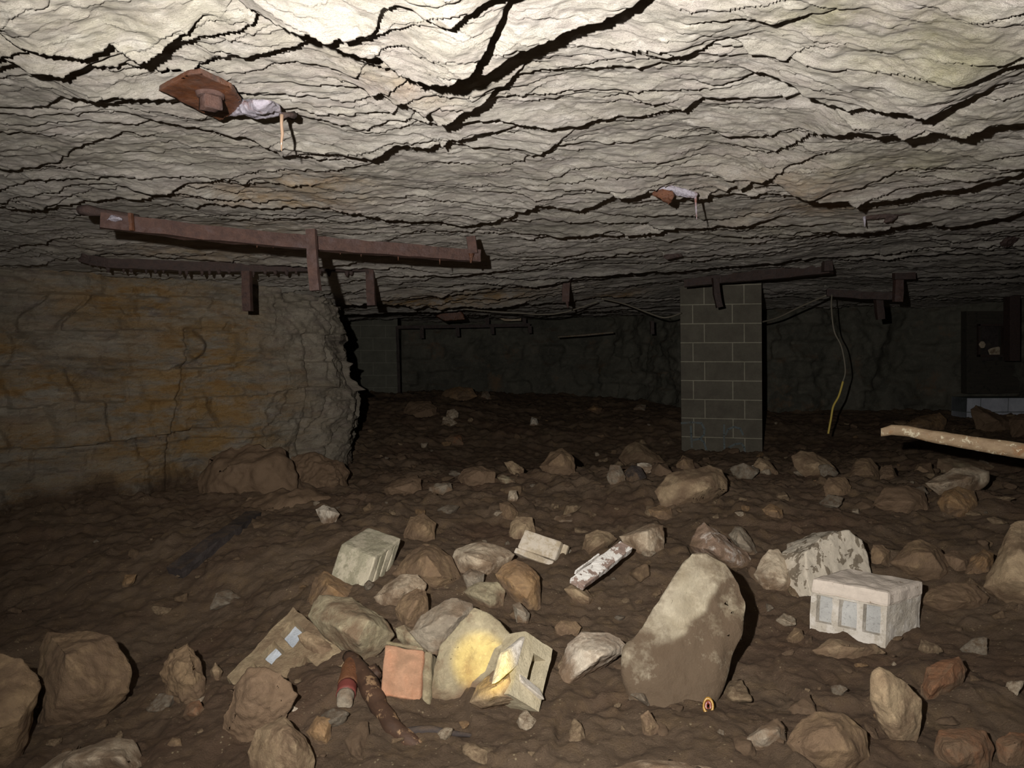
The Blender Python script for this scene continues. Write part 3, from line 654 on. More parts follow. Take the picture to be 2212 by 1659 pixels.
def frame_shape(bm, O, A, B, C, ua, holes, depth=1.0, bev=.0):
    """block O+A+B+C whose face A x B carries rectangular holes (fractions a0,a1,b0,b1) running along C"""
    O, A, B, C = (Vector(v) for v in (O, A, B, C))
    xs = sorted({0, 1, *[h[0] for h in holes], *[h[1] for h in holes]}); ys = sorted({0, 1, *[h[2] for h in holes], *[h[3] for h in holes]})
    V = {}
    def g(x, y, z):
        k = (x, y, z)
        if k not in V: V[k] = bm.verts.new(O+A*x+B*y+C*z)
        return V[k]
    solid = lambda i, j: 0 <= i < len(xs)-1 and 0 <= j < len(ys)-1 and not any(h[0] <= (xs[i]+xs[i+1])/2 <= h[1] and h[2] <= (ys[j]+ys[j+1])/2 <= h[3] for h in holes)
    for i in range(len(xs)-1):
        for j in range(len(ys)-1):
            x0, x1, y0, y1 = xs[i], xs[i+1], ys[j], ys[j+1]
            if solid(i, j):
                bm.faces.new([g(x0,y0,0), g(x0,y1,0), g(x1,y1,0), g(x1,y0,0)]); bm.faces.new([g(x0,y0,1), g(x1,y0,1), g(x1,y1,1), g(x0,y1,1)])
                for (di, dj, a, b) in ((-1,0,(x0,y0),(x0,y1)), (1,0,(x1,y1),(x1,y0)), (0,-1,(x1,y0),(x0,y0)), (0,1,(x0,y1),(x1,y1))):
                    if not solid(i+di, j+dj): bm.faces.new([g(*a,0), g(*b,0), g(*b,1), g(*a,1)][::-1])
            elif depth < 1:      # core filled part way down
                f = bm.faces.new([g(x0,y0,depth), g(x0,y1,depth), g(x1,y1,depth), g(x1,y0,depth)]); f.material_index = 1
    bmesh.ops.recalc_face_normals(bm, faces=bm.faces[:])
    if bev:
        es = [e for e in bm.edges if len(e.link_faces) == 2 and e.calc_face_angle(0) > .8]
        bmesh.ops.bevel(bm, geom=es, offset=bev, segments=2, profile=.6, affect='EDGES')

def para(o, do, a, da, b, db, c, dc):
    O = P(*o, do); return O, P(*a, da)-O, P(*b, db)-O, P(*c, dc)-O
# grooved block on the left of the pile
d0 = on_floor(800, 1290)+.06
O, A, B, C = para((811,1204), d0+.06, (737,1175), d0+.20, (867,1163), d0+.27, (784,1288), d0)
bm = bmesh.new()
add_box(bm, O+A*.30, A*.70, B, C, .010)             # solid body; slits open in the right end
add_box(bm, O, A*.36, B, C*.13, .008)
gap = .045; seg = (1-3*gap)/4
for k in range(4):
    add_box(bm, O+B*(k*(seg+gap))+C*.06, A*.36, B*seg, C*.94, .005)
roughen(bm, .0022, 30, seed=3, maxe=.02)
tag(bm_obj('concrete_block', bm, mat_block('grooved_block_concrete', (158,150,126), (178,170,146), (206,194,170)), smooth=False), 'grooved concrete block tilted on the left of the rubble pile, top crusted white', 'concrete block')

# recessed painted block at the right
d0 = on_floor(1900, 1378)-.03
O, A, B, C = para((1918,1279), d0+.0, (1754,1249), d0+.14, (1994,1255), d0+.11, (1913,1392), d0-.02)
bm = bmesh.new()
add_box(bm, O-A*.01, A*1.02, B*1.0, C*.30, .012)
roughen(bm, .003, 26, seed=8, maxe=.02)
blk = thing('concrete_block', O+(A+B)/2+C, 'whitish concrete block with three shallow recesses, frontmost of the two painted blocks', 'concrete block')
bm_obj('top_slab', bm, mat_patchy('flaking_white_top', (206,192,178), (150,134,116), 22, .60, .66), blk, smooth=False)
bm = bmesh.new()
frame_shape(bm, O+C*.28, A, C*.80, B*.96, 0, [(.08,.30,.04,.72),(.38,.62,.04,.72),(.70,.92,.04,.72)], depth=.10)
roughen(bm, .003, 24, seed=5, maxe=.018)
bm_obj('block_body', bm, [M['concp'], mat_block('blue_grey_recess', (160,158,154), (182,180,176))], blk, smooth=False)
# flaking painted block behind it
d1 = d0+.36
O = P(1738,1192,d1+.02); A = P(1864,1162,d1+.14)-O; C = P(1752,1290,d1-.06)-O
nB = np.cross(A, C); nB = nB/np.linalg.norm(nB); nB = nB if nB[1] > 0 else -nB
B = nB*.15
bm = bmesh.new(); 
bmx = [O, A, B, C]
pts = [O+A*.02+C*.0, O+A*.30-C*.22, O+A*.62-C*.30, O+A*.80-C*.24, O+A*.98+C*.05, O+A*1.06+C*.45, O+A*1.05+C*1.0, O+C*1.0, O-A*.03+C*.5]
o2 = hull([p for q in pts for p in (q, q+B+np.array([0,0,.02]))]+[O+A*.5-C*.34+B*1.1], maxe=.012, smooth=1, disp=.004, freq=22, seed=4)
tag(bm_obj('concrete_block', o2, mat_patchy('flaking_paint', (198,186,168), (124,112,96), 13, .545, .56), smooth=True), 'painted concrete block with grey flaked patches, standing behind the recessed block', 'concrete block')
# cut block with a step, middle of the pile
d0 = on_floor(1170, 1222)+.03
O = P(1213,1170,d0+.05); A = P(1134,1143,d0+.08)-O; C = P(1194,1222,d0-.02)-O
nB = np.cross(A, C); nB /= np.linalg.norm(nB); nB = nB if nB[1] > 0 else -nB; B = nB*.13+np.array([.05, 0, .01])
bm = bmesh.new(); add_box(bm, O, A, B, C*.78, .008); add_box(bm, O+A*.02+C*.80, A*1.03, B, C*.22, .006); add_box(bm, O+B*.55-C*.06+np.array([.0,0,0]), A*.9, B*1.0, C*1.0, .012)
add_box(bm, O+B*.25+A*.0, -A*.14, B*.18, C*.7, .004)
roughen(bm, .003, 25, seed=12, maxe=.02)
tag(bm_obj('concrete_block', bm, mat_block('stepped_block_concrete', (168,152,128), (190,174,150), (206,194,178)), smooth=False), 'cut pale concrete block with a stepped lower edge, between two tan rocks', 'concrete block')
# hollow block half buried at the left
d0 = on_floor(560, 1450)-.07
O = P(633,1312,d0+.30); A = P(490,1462,d0+.0)-O; B = P(760,1425,d0+.02)-O
n = np.cross(A, B); n /= np.linalg.norm(n); n = n if n[2] < 0 else -n
C = n*.19
bm = bmesh.new(); frame_shape(bm, O, A, B, C, 0, [(.10,.33,.12,.36),(.42,.62,.12,.32),(.72,.86,.12,.26),(.30,.50,.54,.76)], depth=.16)
roughen(bm, .004, 22, seed=2, maxe=.02)
tag(bm_obj('hollow_block', bm, [mat_rock('dirty_block', (150,132,104), (172,152,122), (128,106,80), 8, .35), M['inner']], smooth=False), 'half buried hollow concrete block with blue-grey cores showing, at the lower left', 'concrete block')
rock('dirt-caked rock face below the half buried hollow block', 'mud', [(472,1600),(478,1545),(500,1480),(540,1440),(610,1452),(640,1500),(622,1550),(575,1580),(540,1612)], dz=.0, thick=.07, disp=2.0)
rock('mud lump across the cores of the hollow block', 'tan', [(640,1372),(660,1362),(700,1385),(735,1405),(760,1412),(745,1432),(700,1436),(665,1410)], dz=.04, thick=.06)
# orange brick
d0 = on_floor(868, 1515)
O = P(914,1405,d0+.10); A = P(831,1391,d0+.10)-O; C = P(908,1514,d0-.0)-O
nB = np.cross(A, C); nB /= np.linalg.norm(nB); nB = nB if nB[1] > 0 else -nB; B = nB*.10 + np.array([.035, 0, .0])
bk = thing('brick', O+C, 'square-faced orange brick end with grey mortar, leaning on the yellow-lit slab', 'brick')
bm = bmesh.new(); add_box(bm, O, A, B, C, .006); roughen(bm, .003, 28, seed=6, maxe=.012)
bm_obj('brick_body', bm, mat_rock('orange_brick', (160,120,94), (178,136,108), (168,116,86), 12, .22, bump=.004), bk, smooth=True)
bm = bmesh.new(); add_box(bm, O-A*.22+B*.05-C*.03, A*.21, B*.95, C*1.06, .006); add_box(bm, O+B*.06-C*.10, A, B, C*.09, .005); roughen(bm, .004, 26, seed=7, maxe=.012)
bm_obj('mortar', bm, M['moss'], bk, smooth=True)
# block with a square hole, lit by the torch
d0 = on_floor(1150, 1505)-.10
O = P(1135,1364,d0+.13); A = P(1194,1402,d0+.17)-O; C = P(1113,1442,d0+.06)-O
nB = np.cross(A, C); nB /= np.linalg.norm(nB); nB = nB if nB[1] > 0 else -nB
hb = thing('hollow_block', O+C*1.3, 'small concrete block with a square hole, catching yellow torch light', 'concrete block')
bm = bmesh.new()
C2 = P(1172,1508,d0)-P(1194,1402,d0+.17)
O2 = O
frame_shape(bm, O2, A, (C+C2)*.72, nB*.09, 0, [(.42,.86,.24,.66)], depth=.95)
roughen(bm, .002, 26, seed=9, maxe=.012)
bm_obj('block_body', bm, [M['conc'], M['mud']], hb, smooth=False)
bm = bmesh.new(); fA = P(1090,1402,d0+.03)-P(1135,1366,d0+.12)
add_box(bm, P(1137,1372,d0+.12), fA, (C+C2)*.36, nB*.028, .008); roughen(bm, .002, 30, seed=19, maxe=.012)
bm_obj('end_web', bm, M['concp'], hb, smooth=False)
bm = bmesh.new(); add_box(bm, P(1119,1450,d0+.03), P(1168,1494,d0+.04)-P(1119,1455,d0+.03), P(1128,1478,d0+.0)-P(1119,1455,d0+.03), nB*.03, .004)
bm_obj('broken_edge', bm, M['concp'], hb, smooth=False)
too.location = (.26, .05, CZ-.22)
too.rotation_euler = (Vector(P(1036,1428,d0+.16))-too.location).to_track_quat('-Z', 'Y').to_euler()

# ---------------------------------------------------------------- block pillar and far block walls
def block_wall(bm_b, bm_m, org, ux, nblk, ncourse, bw, bh, t, first=(0.0, .2), joint=.010, tilt=0.0, seed=1, wlen=None):
    R = random.Random(seed); ux = Vector(ux).normalized(); up = Vector((tilt, 0, 1)).normalized(); nn = ux.cross(up).normalized()   # nn points to the camera side when ux = +x
    L = wlen or nblk*bw
    add_box(bm_m, Vector(org)-nn*t+Vector((0, 0, 0)), ux*L*1.0, nn*(t-.004), up*(ncourse*bh))
    for c in range(ncourse):
        off = first[c % 2]; x = -((off) % bw)
        while x < L-1e-6:
            a = max(x, 0)+joint/2*(x > 0); b = min(x+bw, L)-joint/2*(x+bw < L)
            if b-a > .03:
                o = Vector(org)+ux*a+up*(c*bh+joint/2)-nn*t+nn*R.uniform(-.002, .002)
                add_box(bm_b, o, ux*(b-a), nn*(t+.001), up*(bh-joint))
            x += bw
D0 = 7.5; bh = .2032; bw = .4064
pl0 = P(1474, 990, D0); ptop = P(1465, 622, D0)
pil = thing('block_pillar', (pl0[0]+.41, D0+.2, pl0[2]-.1), 'free-standing pillar of grey concrete blocks with chalked letters near its foot', 'pillar')
bb, bmm = bmesh.new(), bmesh.new()
base = Vector((P(1474, 943, D0)[0], D0, P(1474, 943, D0)[2]-2*bh))
UX = (1, -.235, 0)
block_wall(bb, bmm, base, UX, 2, 11, bw, bh, .40, first=(.277,.158), tilt=-.022, seed=4, wlen=.83)
bm_obj('blocks', bb, M['block'], pil, smooth=False); pil.children[0].name = 'block_courses'
bm_obj('mortar', bmm, M['mortar'], pil, smooth=False)
def stroke(bm, pts, wpx, d):
    for a, b in zip(pts[:-1], pts[1:]):
        a = np.array((1440+a[0]*.2652, 560+a[1]*.2652)); b = np.array((1440+b[0]*.2652, 560+b[1]*.2652)); u = (b-a)/np.linalg.norm(b-a); nrm = np.array((-u[1], u[0]))*wpx/2
        v = []
        for yy in (0, .004): v.append([bm.verts.new(P(*q, (D0+.235*base.x)/(1+.235*(q[0]-CX)/F)-.016+yy)) for q in (a-nrm-u, a+nrm-u, b+nrm+u, b-nrm+u)])
        bm.faces.new(v[0]); bm.faces.new(v[1][::-1])
        for i in range(4): bm.faces.new([v[0][i], v[1][i], v[1][(i+1) % 4], v[0][(i+1) % 4]])
bm = bmesh.new(); dd = D0-.010
for s_ in ([(120,1335),(200,1328),(285,1335)], [(198,1360),(200,1420),(205,1530)], [(285,1340),(308,1385),(305,1430),(270,1462),(210,1475)], [(270,1462),(305,1490),(322,1550)],
           [(468,1350),(468,1430),(470,1520),(478,1600)], [(480,1430),(500,1385),(550,1365),(600,1380),(622,1430)], [(478,1568),(510,1530),(560,1505),(610,1500),(632,1530),(640,1590)], [(478,1604),(560,1600),(640,1590)]):
    stroke(bm, s_, 4.2, dd)
bm_obj('chalk_letters', bm, M['chalk'], pil, smooth=False)
# far left block wall and the white painted block wall at the far right
bb, bmm = bmesh.new(), bmesh.new(); q = P(765, 905, 11.3)
block_wall(bb, bmm, Vector((q[0]-.9, 11.3, q[2]-.1)), (1, 0, 0), 4, 9, bw, bh, .3, tilt=0, seed=9, wlen=1.62)
fw = thing('block_wall', (q[0], 11.4, q[2]-.1), 'dim grey block wall in the dark at the far left, beyond the rock wall end', 'wall')
bm_obj('block_courses', bb, mat_block('far_block', (96,94,84), (110,108,96)), fw, smooth=False); bm_obj('mortar', bmm, mat_block('far_mortar', (120,118,104), (134,130,118)), fw, smooth=False)
bb, bmm = bmesh.new(), bmesh.new(); q = P(2088, 905, 9.2)
block_wall(bb, bmm, Vector((q[0], 9.2, q[2]-.1)), (1, .05, 0), 5, 2, .38, .19, .3, first=(0, .19), seed=19, wlen=2.0)
ww = thing('block_wall', (q[0]+.9, 9.35, q[2]-.1), 'low wall of white painted blocks in the far right background', 'wall')
bm_obj('block_courses', bb, mat_block('white_painted_block', (178,180,190), (204,206,214)), ww, smooth=False); bm_obj('mortar', bmm, mat_block('white_wall_joint', (90,96,92), (104,110,106)), ww, smooth=False)
# panel with a dark recessed frame above it
pn = thing('panel', P(2140, 850, 9.35), 'dark wooden panel with a framed opening above the white painted blocks', 'panel')
bm = bmesh.new(); o = P(2088, 850, 9.5); frame_shape(bm, o, P(2250,850,9.5)-o, P(2088,672,9.5)-o, np.array([0,.12,0]), 0, [(.20,.48,.40,.84)], depth=.7)
bm_obj('board', bm, [mat_wood('dark_board', (58,54,48), (70,64,56), (44,42,38)), M['char']], pn, smooth=False)
bm = bmesh.new()
for a, b, c, dd_ in ((2114,2172,700,704), (2114,2172,766,771), (2114,2118,700,771), (2168,2172,700,771)):
    o = P(a, dd_, 9.46); add_box(bm, o, P(b, dd_, 9.46)-o, P(a, c, 9.46)-o, np.array([0,.05,0]))
bm_obj('frame', bm, M['rustdark'], pn, smooth=False)
def reflection_piece(name, pts, d, mat, par=None, label=None, cat=None):
    bm = hull([P(x, y, d+k*.03) for x, y in pts for k in (0, 1)], maxe=.03, smooth=1, disp=.004, freq=10)
    o = bm_obj(name, bm, mat, par, smooth=True)
    if label: tag(o, label, cat)
    return o
reflection_piece('reflection_spot', [(2114,744),(2118,737),(2125,737),(2130,744),(2126,752),(2118,752)], 9.42, M['pale'], pn)  # bright reflection in the frame, put in as a pale solid piece
reflection_piece('reflection_patch', [(2133,756),(2140,752),(2150,760),(2158,748),(2161,750),(2160,769),(2138,768)], 9.55, M['pale'], pn)  # second light reflection, imitated by a pale-coloured patch
bm = bmesh.new(); o = P(2182,780,8.6); add_box(bm, o, P(2204,780,8.6)-o, P(2182,596,8.6)-o, np.array([0,.12,0]), .004)
o = P(2120,622,8.55); add_box(bm, o, P(2204,622,8.55)-o, P(2120,604,8.55)-o, np.array([0,.12,0]), .004)
tag(bm_obj('timber_prop', bm, M['rustdark'], smooth=False), 'dark upright post with a crosspiece under the roof at the far right', 'post')
# ---------------------------------------------------------------- roof steel
def beam(bm, pts, w, h, mi=0, jitter=.003, seg=.06, seed=0):
    """rusted channel: swept rectangle along a polyline, with an uneven surface"""
    pts = [Vector(p) for p in pts]; R = random.Random(seed); prev = None; path = []
    for a, b in zip(pts[:-1], pts[1:]):
        n = max(1, int((b-a).length/seg)); path += [a.lerp(b, i/n) for i in range(n)]
    path.append(pts[-1])
    for i, p in enumerate(path):
        t = (path[min(i+1, len(path)-1)]-path[max(i-1, 0)]).normalized()
        up = Vector((0, 0, 1)) if abs(t.z) < .8 else Vector((0, 1, 0)); s = t.cross(up).normalized(); u = s.cross(t).normalized()
        ring = [bm.verts.new(p+s*(x*w/2+R.uniform(-jitter, jitter))+u*(y*h/2+R.uniform(-jitter, jitter))) for x, y in ((-1,-1),(0,-1.0),(1,-1),(1,0),(1,1),(0,1),(-1,1),(-1,0))]
        if prev:
            for k in range(8): bm.faces.new([prev[k], prev[(k+1) % 8], ring[(k+1) % 8], ring[k]])
        else: bm.faces.new(ring[::-1])
        prev = ring
    bm.faces.new(prev); bmesh.ops.recalc_face_normals(bm, faces=bm.faces[:])
def tube(bm, pts, r, n=8, closed=True):
    pts = [Vector(p) for p in pts]; rs = r if isinstance(r, (list, tuple)) else [r]*len(pts); prev = None
    for i, p in enumerate(pts):
        t = (pts[min(i+1, len(pts)-1)]-pts[max(i-1, 0)]).normalized(); up = Vector((0, 0, 1)) if abs(t.z) < .8 else Vector((0, 1, 0))
        s = t.cross(up).normalized(); u = s.cross(t).normalized()
        ring = [bm.verts.new(p+(s*math.cos(k*2*math.pi/n)+u*math.sin(k*2*math.pi/n))*rs[i]) for k in range(n)]
        if prev:
            for k in range(n): bm.faces.new([prev[k], prev[(k+1) % n], ring[(k+1) % n], ring[k]])
        else: bm.faces.new(ring[::-1])
        prev = ring
    bm.faces.new(prev); bmesh.ops.recalc_face_normals(bm, faces=bm.faces[:])
def lump(pts, size, seed=1, disp=.12):
    """small crusty mass around points"""
    R = np.random.default_rng(seed); q = [np.array(p)+R.normal(0, size*.35, 3) for p in pts for _ in range(9)]
    return hull(q, maxe=size/5, smooth=1, disp=size*disp, freq=2.2/size, seed=seed)
def drip(bm, p, L, r):
    tube(bm, [Vector(p)+Vector((0, 0, .01)), Vector(p)-Vector((0, 0, L*.4)), Vector(p)-Vector((0, 0, L))], [r, r*.75, r*.3], 6)

# bearing plate with bolt, crust and dripstone
dp = on_ceil(430, 215)
def cp(px, py, dz=0.0, d=None):
    d = d or on_ceil(px, py); p = P(px, py, d); p[2] -= dz; return p
hc = float(np.median([cp(x, y)[2] for x, y in ((345,195),(480,258),(520,215),(420,160))]))-.030
def onz(px, py, z):
    r = ray(px, py); d = (z-CZ)/r[2]; return P(px, py, d)
pts = [onz(*q, hc) for q in ((343,196),(405,162),(432,158),(462,178),(500,190),(522,222),(516,240),(475,262),(440,245))]
pt = thing('roof_bolt_plate', pts[0]*.5+pts[4]*.5, 'square orange-rusted plate bolted to the bright near ceiling', 'bolt plate')
bm = hull([p+np.array([0,0,k]) for p in pts for k in (0, .011)], maxe=.010, smooth=0, disp=.0015, freq=30, seed=5)
bm_obj('plate', bm, M['rustbright'], pt, smooth=True)
bm = bmesh.new(); c = onz(455, 222, hc-.02); 
v = bmesh.ops.create_cone(bm, cap_ends=True, segments=4, radius1=.028, radius2=.027, depth=.034)['verts']; bmesh.ops.translate(bm, verts=v, vec=Vector(c))
v = bmesh.ops.create_cone(bm, cap_ends=True, segments=20, radius1=.030, radius2=.034, depth=.012)['verts']; bmesh.ops.translate(bm, verts=v, vec=Vector(c)+Vector((0,0,.018)))
roughen(bm, .002, 40, maxe=.012); bm_obj('bolt', bm, M['rust'], pt, smooth=True)
bm = hull([onz(x, y, hc-z) for x, y, z in ((522,222,.0),(520,246,.0),(545,216,.012),(585,218,.014),(602,232,.012),(612,250,.010),(575,256,.02),(545,250,.02),(490,252,.0),(560,235,.03),(515,215,-.02),(605,225,-.03))], maxe=.010, smooth=1, disp=.006, freq=28, seed=8)
bm_obj('mineral_crust', bm, M['mineral'], pt, smooth=True)
dd = 2.02; st0 = onz(608, 246, hc-.01); dz_ = st0[1]
bm = bmesh.new(); tube(bm, [P(609,248,dz_), P(608,268,dz_), P(610,290,dz_), P(608,306,dz_), P(608,326,dz_)], [.0055,.004,.0042,.003,.0015], 8)
sm = NT('dripstone'); bm_obj('dripstone', bm, sm.done(lin((140,116,96)), .25, None, .6), pt, smooth=True)
bm = bmesh.new(); tube(bm, [P(609,250,dz_), P(620,248,dz_+.02), P(634,250,dz_+.04)], [.008,.006,.012], 6); roughen(bm, .002, 40); bm_obj('rust_flake', bm, M['rustdark'], pt, smooth=True)
def pz(px, py, d): return P(px, py, d)

# near rusty channel
def strap(label, pts, w, h, seed=1, mat='rust', name='steel_channel', parts=()):
    t = thing(name, (np.array(pts[0])+np.array(pts[-1]))/2, label, 'roof beam')
    bm = bmesh.new(); beam(bm, pts, w, h, seed=seed); bm_obj('channel', bm, M[mat], t, smooth=False); return t
t = strap('near rusty steel channel slung under the ceiling above the rock wall', [P(216,476,2.55), P(400,500,2.7), P(700,528,3.0), P(1032,554,3.4)], .06, .054, 3)
bm = bmesh.new(); tube(bm, [P(172,455,2.53), P(190,454,2.53), P(215,458,2.55), P(255,466,2.57), P(300,472,2.6)], [.018,.019,.015,.015,.013], 8); roughen(bm, .003, 30); bm_obj('hooked_rod_end', bm, M['rustdark'], t, smooth=True)
bm = bmesh.new(); beam(bm, [P(282,461,2.56), P(285,498,2.56)], .012, .02, jitter=.001); bm_obj('band', bm, M['rustbright'], t)
bm = bmesh.new(); beam(bm, [P(672,496,2.91), P(676,560,2.91), P(682,628,2.91)], .040, .038, jitter=.002, seg=.05); bm_obj('hanging_rod', bm, M['rust'], t)
bm = bmesh.new(); beam(bm, [P(1017,512,3.36), P(1022,548,3.36)], .045, .05, jitter=.003); bm_obj('end_bracket', bm, M['rust'], t)
bm = bmesh.new(); tube(bm, [P(1018,548,3.34), P(1018,557,3.34), P(1017,568,3.34)], [.015,.008,.005], 7); bm_obj('bolt_end', bm, M['rustbright'], t, smooth=True)
bm = lump([P(240,472,2.54), P(262,474,2.54)], .022, 3); bm_obj('mineral_crust', bm, M['mineral'], t, smooth=True)
R = random.Random(4)
for px, py in ((382,505),(497,517),(555,527),(590,530),(735,545),(780,547),(860,552),(950,562)):
    d = 2.55+(px-216)/816*.85; bm = bmesh.new(); drip(bm, P(px, py-3, d-.03), R.uniform(.015, .03), .004); bm_obj('drip', bm, M['rustbright'], t, smooth=True)
bm = lump([P(1045,520,4.25), P(1060,512,4.25), P(1072,506,4.25), P(1080,510,4.25)], .05, 7)
tag(bm_obj('rusty_bolt', bm, M['rustbright'], smooth=True), 'rusty bolt head stuck in the ceiling past the end of the near channel', 'bolt')
# second channel
t = strap('second steel channel, bearded with drips, hung along the top of the rock wall', [P(186,558,4.0), P(240,570,4.0), P(420,577,4.15), P(600,578,4.4), P(812,578,4.8)], .08, .055, 5, 'rustdark')
bm = bmesh.new(); beam(bm, [P(533,586,4.25), P(534,630,4.25), P(536,672,4.25)], .05, .05, jitter=.002); bm_obj('hanging_rod', bm, M['rust'], t)
bm = bmesh.new(); beam(bm, [P(798,570,4.75), P(801,620,4.75), P(803,660,4.75)], .055, .05, jitter=.002); bm_obj('hanging_rod', bm, M['rust'], t)
for k in range(26):
    px = 190+k*24+R.uniform(-8, 8); d = np.interp(px, [186,420,600,812], [4.0,4.15,4.4,4.8])
    py = np.interp(px, [186,240,420,600,812], [566,578,586,588,590]); bm = bmesh.new(); drip(bm, P(px, py, d-.03), R.uniform(.012, .032), R.uniform(.009, .018)); bm_obj('drip', bm, M['rustdark'], t, smooth=True)
bm = lump([P(190,556,3.98), P(205,560,3.98), P(182,560,3.98)], .05, 9); bm_obj('crust', bm, M['rustdark'], t, smooth=True)
# small bolts with crust
def small_bolt(label, px, py, s, seed, stal=None, ext=()):
    d = on_ceil(px, py)-.06; t = thing('roof_bolt', P(px, py, d), label, 'bolt')
    bm = lump([P(px+x, py+y, d) for x, y in ((0, 0),)+tuple(ext)], s, seed); bm_obj('rusty_head', bm, M['rustbright' if px < 1500 and py < 500 else 'rustdark'], t, smooth=True)
    return t, d
t, d = small_bolt('rusty bolt with a grey crust and thin dripstone at the middle of the ceiling', 1437, 420, .035, 3, ext=((-8,-8),(6,6)))
bm = lump([P(x, y, d-.01) for x, y in ((1425,404),(1445,408),(1468,412),(1492,416),(1502,420))], .022, 6, .1); bm_obj('mineral_crust', bm, M['mineral'], t, smooth=True)
bm = bmesh.new(); tube(bm, [P(1502,415,d), P(1503,440,d), P(1505,474,d)], [.007,.004,.002], 7); bm_obj('dripstone', bm, M['mineral'], t, smooth=True)
t, d = small_bolt('rust-red bolt nut under the ceiling at the right', 1922, 472, .03, 4, ext=((-8,0),(8,0)))
bm = lump([P(x, y, d) for x, y in ((1870,470),(1885,466),(1900,470),(1940,460),(1960,456))], .02, 16, .1); bm_obj('dark_washer', bm, M['rustdark'], t, smooth=True)
bm = bmesh.new(); tube(bm, [P(1867,468,d), P(1868,480,d), P(1868,490,d)], [.008,.005,.002], 7); bm_obj('dripstone', bm, M['mineral'], t, smooth=True)
small_bolt('small crusted bolt with tiny drips, above the gap left of the pillar', 1455, 552, .035, 5, ext=((-15,0),(15,-2)))
small_bolt('dark bolt crust high under the ceiling at the right edge', 2180, 520, .05, 6, ext=((-14,8),(14,-14),(24,-20)))
# bracket hanging in the middle
t = thing('steel_channel', P(1190,590,6.2), 'short rust-red channel with one hanging rod, over the dark gap', 'roof beam')
bm = bmesh.new(); beam(bm, [P(1148,594,6.1), P(1240,592,6.1)], .06, .05); bm_obj('channel', bm, M['rustdark'], t)
bm = bmesh.new(); beam(bm, [P(1226,583,5.95), P(1222,625,5.95), P(1222,652,5.95)], .06, .05, jitter=.003); tube(bm, [P(1224,648,5.95), P(1227,665,5.95)], [.02,.006], 5); bm_obj('hanging_rod', bm, M['rust'], t)
# channel over the pillar
t = strap('dark steel channel resting across the top of the block pillar', [P(1478,611,6.6), P(1560,602,6.5), P(1680,592,6.2), P(1796,580,5.9)], .10, .085, 6, 'rustdark')
bm = bmesh.new(); beam(bm, [P(1545,600,6.4), P(1548,635,6.4), P(1554,664,6.4)], .055, .05); bm_obj('hanging_rod', bm, M['rustdark'], t)
bm = bmesh.new(); beam(bm, [P(1786,552,5.8), P(1787,586,5.8)], .07, .06); bm_obj('end_bracket', bm, M['rustdark'], t)
# channel on the right
t = strap('dark channel right of the block pillar with two hanging rods', [P(1785,632,6.9), P(1860,638,6.8), P(1935,640,6.6)], .08, .07, 7, 'rustdark')
bm = bmesh.new(); beam(bm, [P(1941,590,6.4), P(1940,630,6.4), P(1939,652,6.4)], .075, .05); bm_obj('hanging_rod', bm, M['rust'], t)
bm = bmesh.new(); beam(bm, [P(1897,645,6.8), P(1902,690,6.8)], .07, .05); bm_obj('hanging_rod', bm, M['rustdark'], t)
bm = bmesh.new(); beam(bm, [P(1930,597,6.3), P(1975,596,6.3)], .05, .06); bm_obj('end_bracket', bm, M['rustdark'], t)
# far straps with short rods
t = strap('thin dark strap with a row of short rods, hung before the far back wall', [P(858,707,11), P(1000,705,11), P(1145,702,11)], .06, .05, 8, 'rustdark')
for px, y0, y1 in ((911,708,731),(988,708,727),(1063,706,722),(1144,704,720),(1052,672,700),(1132,665,702)):
    bm = bmesh.new(); beam(bm, [P(px, y0, 10.95), P(px+1, y1, 10.95)], .06, .05); bm_obj('hanging_rod', bm, M['rustdark'], t)
bm = bmesh.new(); beam(bm, [P(858,705,11), P(861,790,11), P(863,885,11)], .045, .045)  # plain black upright strip along the far block wall edge
tag(bm_obj('black_strip', bm, M['char'], smooth=False), 'thin black upright strip at the edge of the far block wall', 'post')
bm = hull([P(x, y, z) for x, y in ((940,683),(960,668),(985,664),(1000,678),(1005,690),(960,694)) for z in (8.6, 8.75)], maxe=.03, smooth=1, disp=.01, freq=8)
tag(bm_obj('rusty_sheet', bm, M['rustbright'], smooth=True), 'bent rusty metal scrap under the far ceiling beyond the gap', 'scrap metal')
bm = hull([P(x, y, z) for x, y in ((1074,686),(1085,682),(1126,683),(1126,693),(1090,694)) for z in (11.2, 11.3)], maxe=.03, smooth=1, disp=.004, freq=8)
tag(bm_obj('pale_board', bm, M['pale'], smooth=True), 'pale flat board high on the far back wall', 'board')
bm = bmesh.new(); tube(bm, [P(1205,728,10.5), P(1262,724,10.4), P(1325,718,10.3)], .015, 8)
tag(bm_obj('pipe', bm, M['grey'], smooth=True), 'thin pale pipe crossing the dark far wall', 'pipe')
bm = bmesh.new(); beam(bm, [P(1408,694,9.5), P(1409,722,9.5)], .05, .05)
tag(bm_obj('hanging_bolt', bm, M['rustdark'], smooth=False), 'short dark bolt hanging in the far gap just left of the pillar', 'bolt')
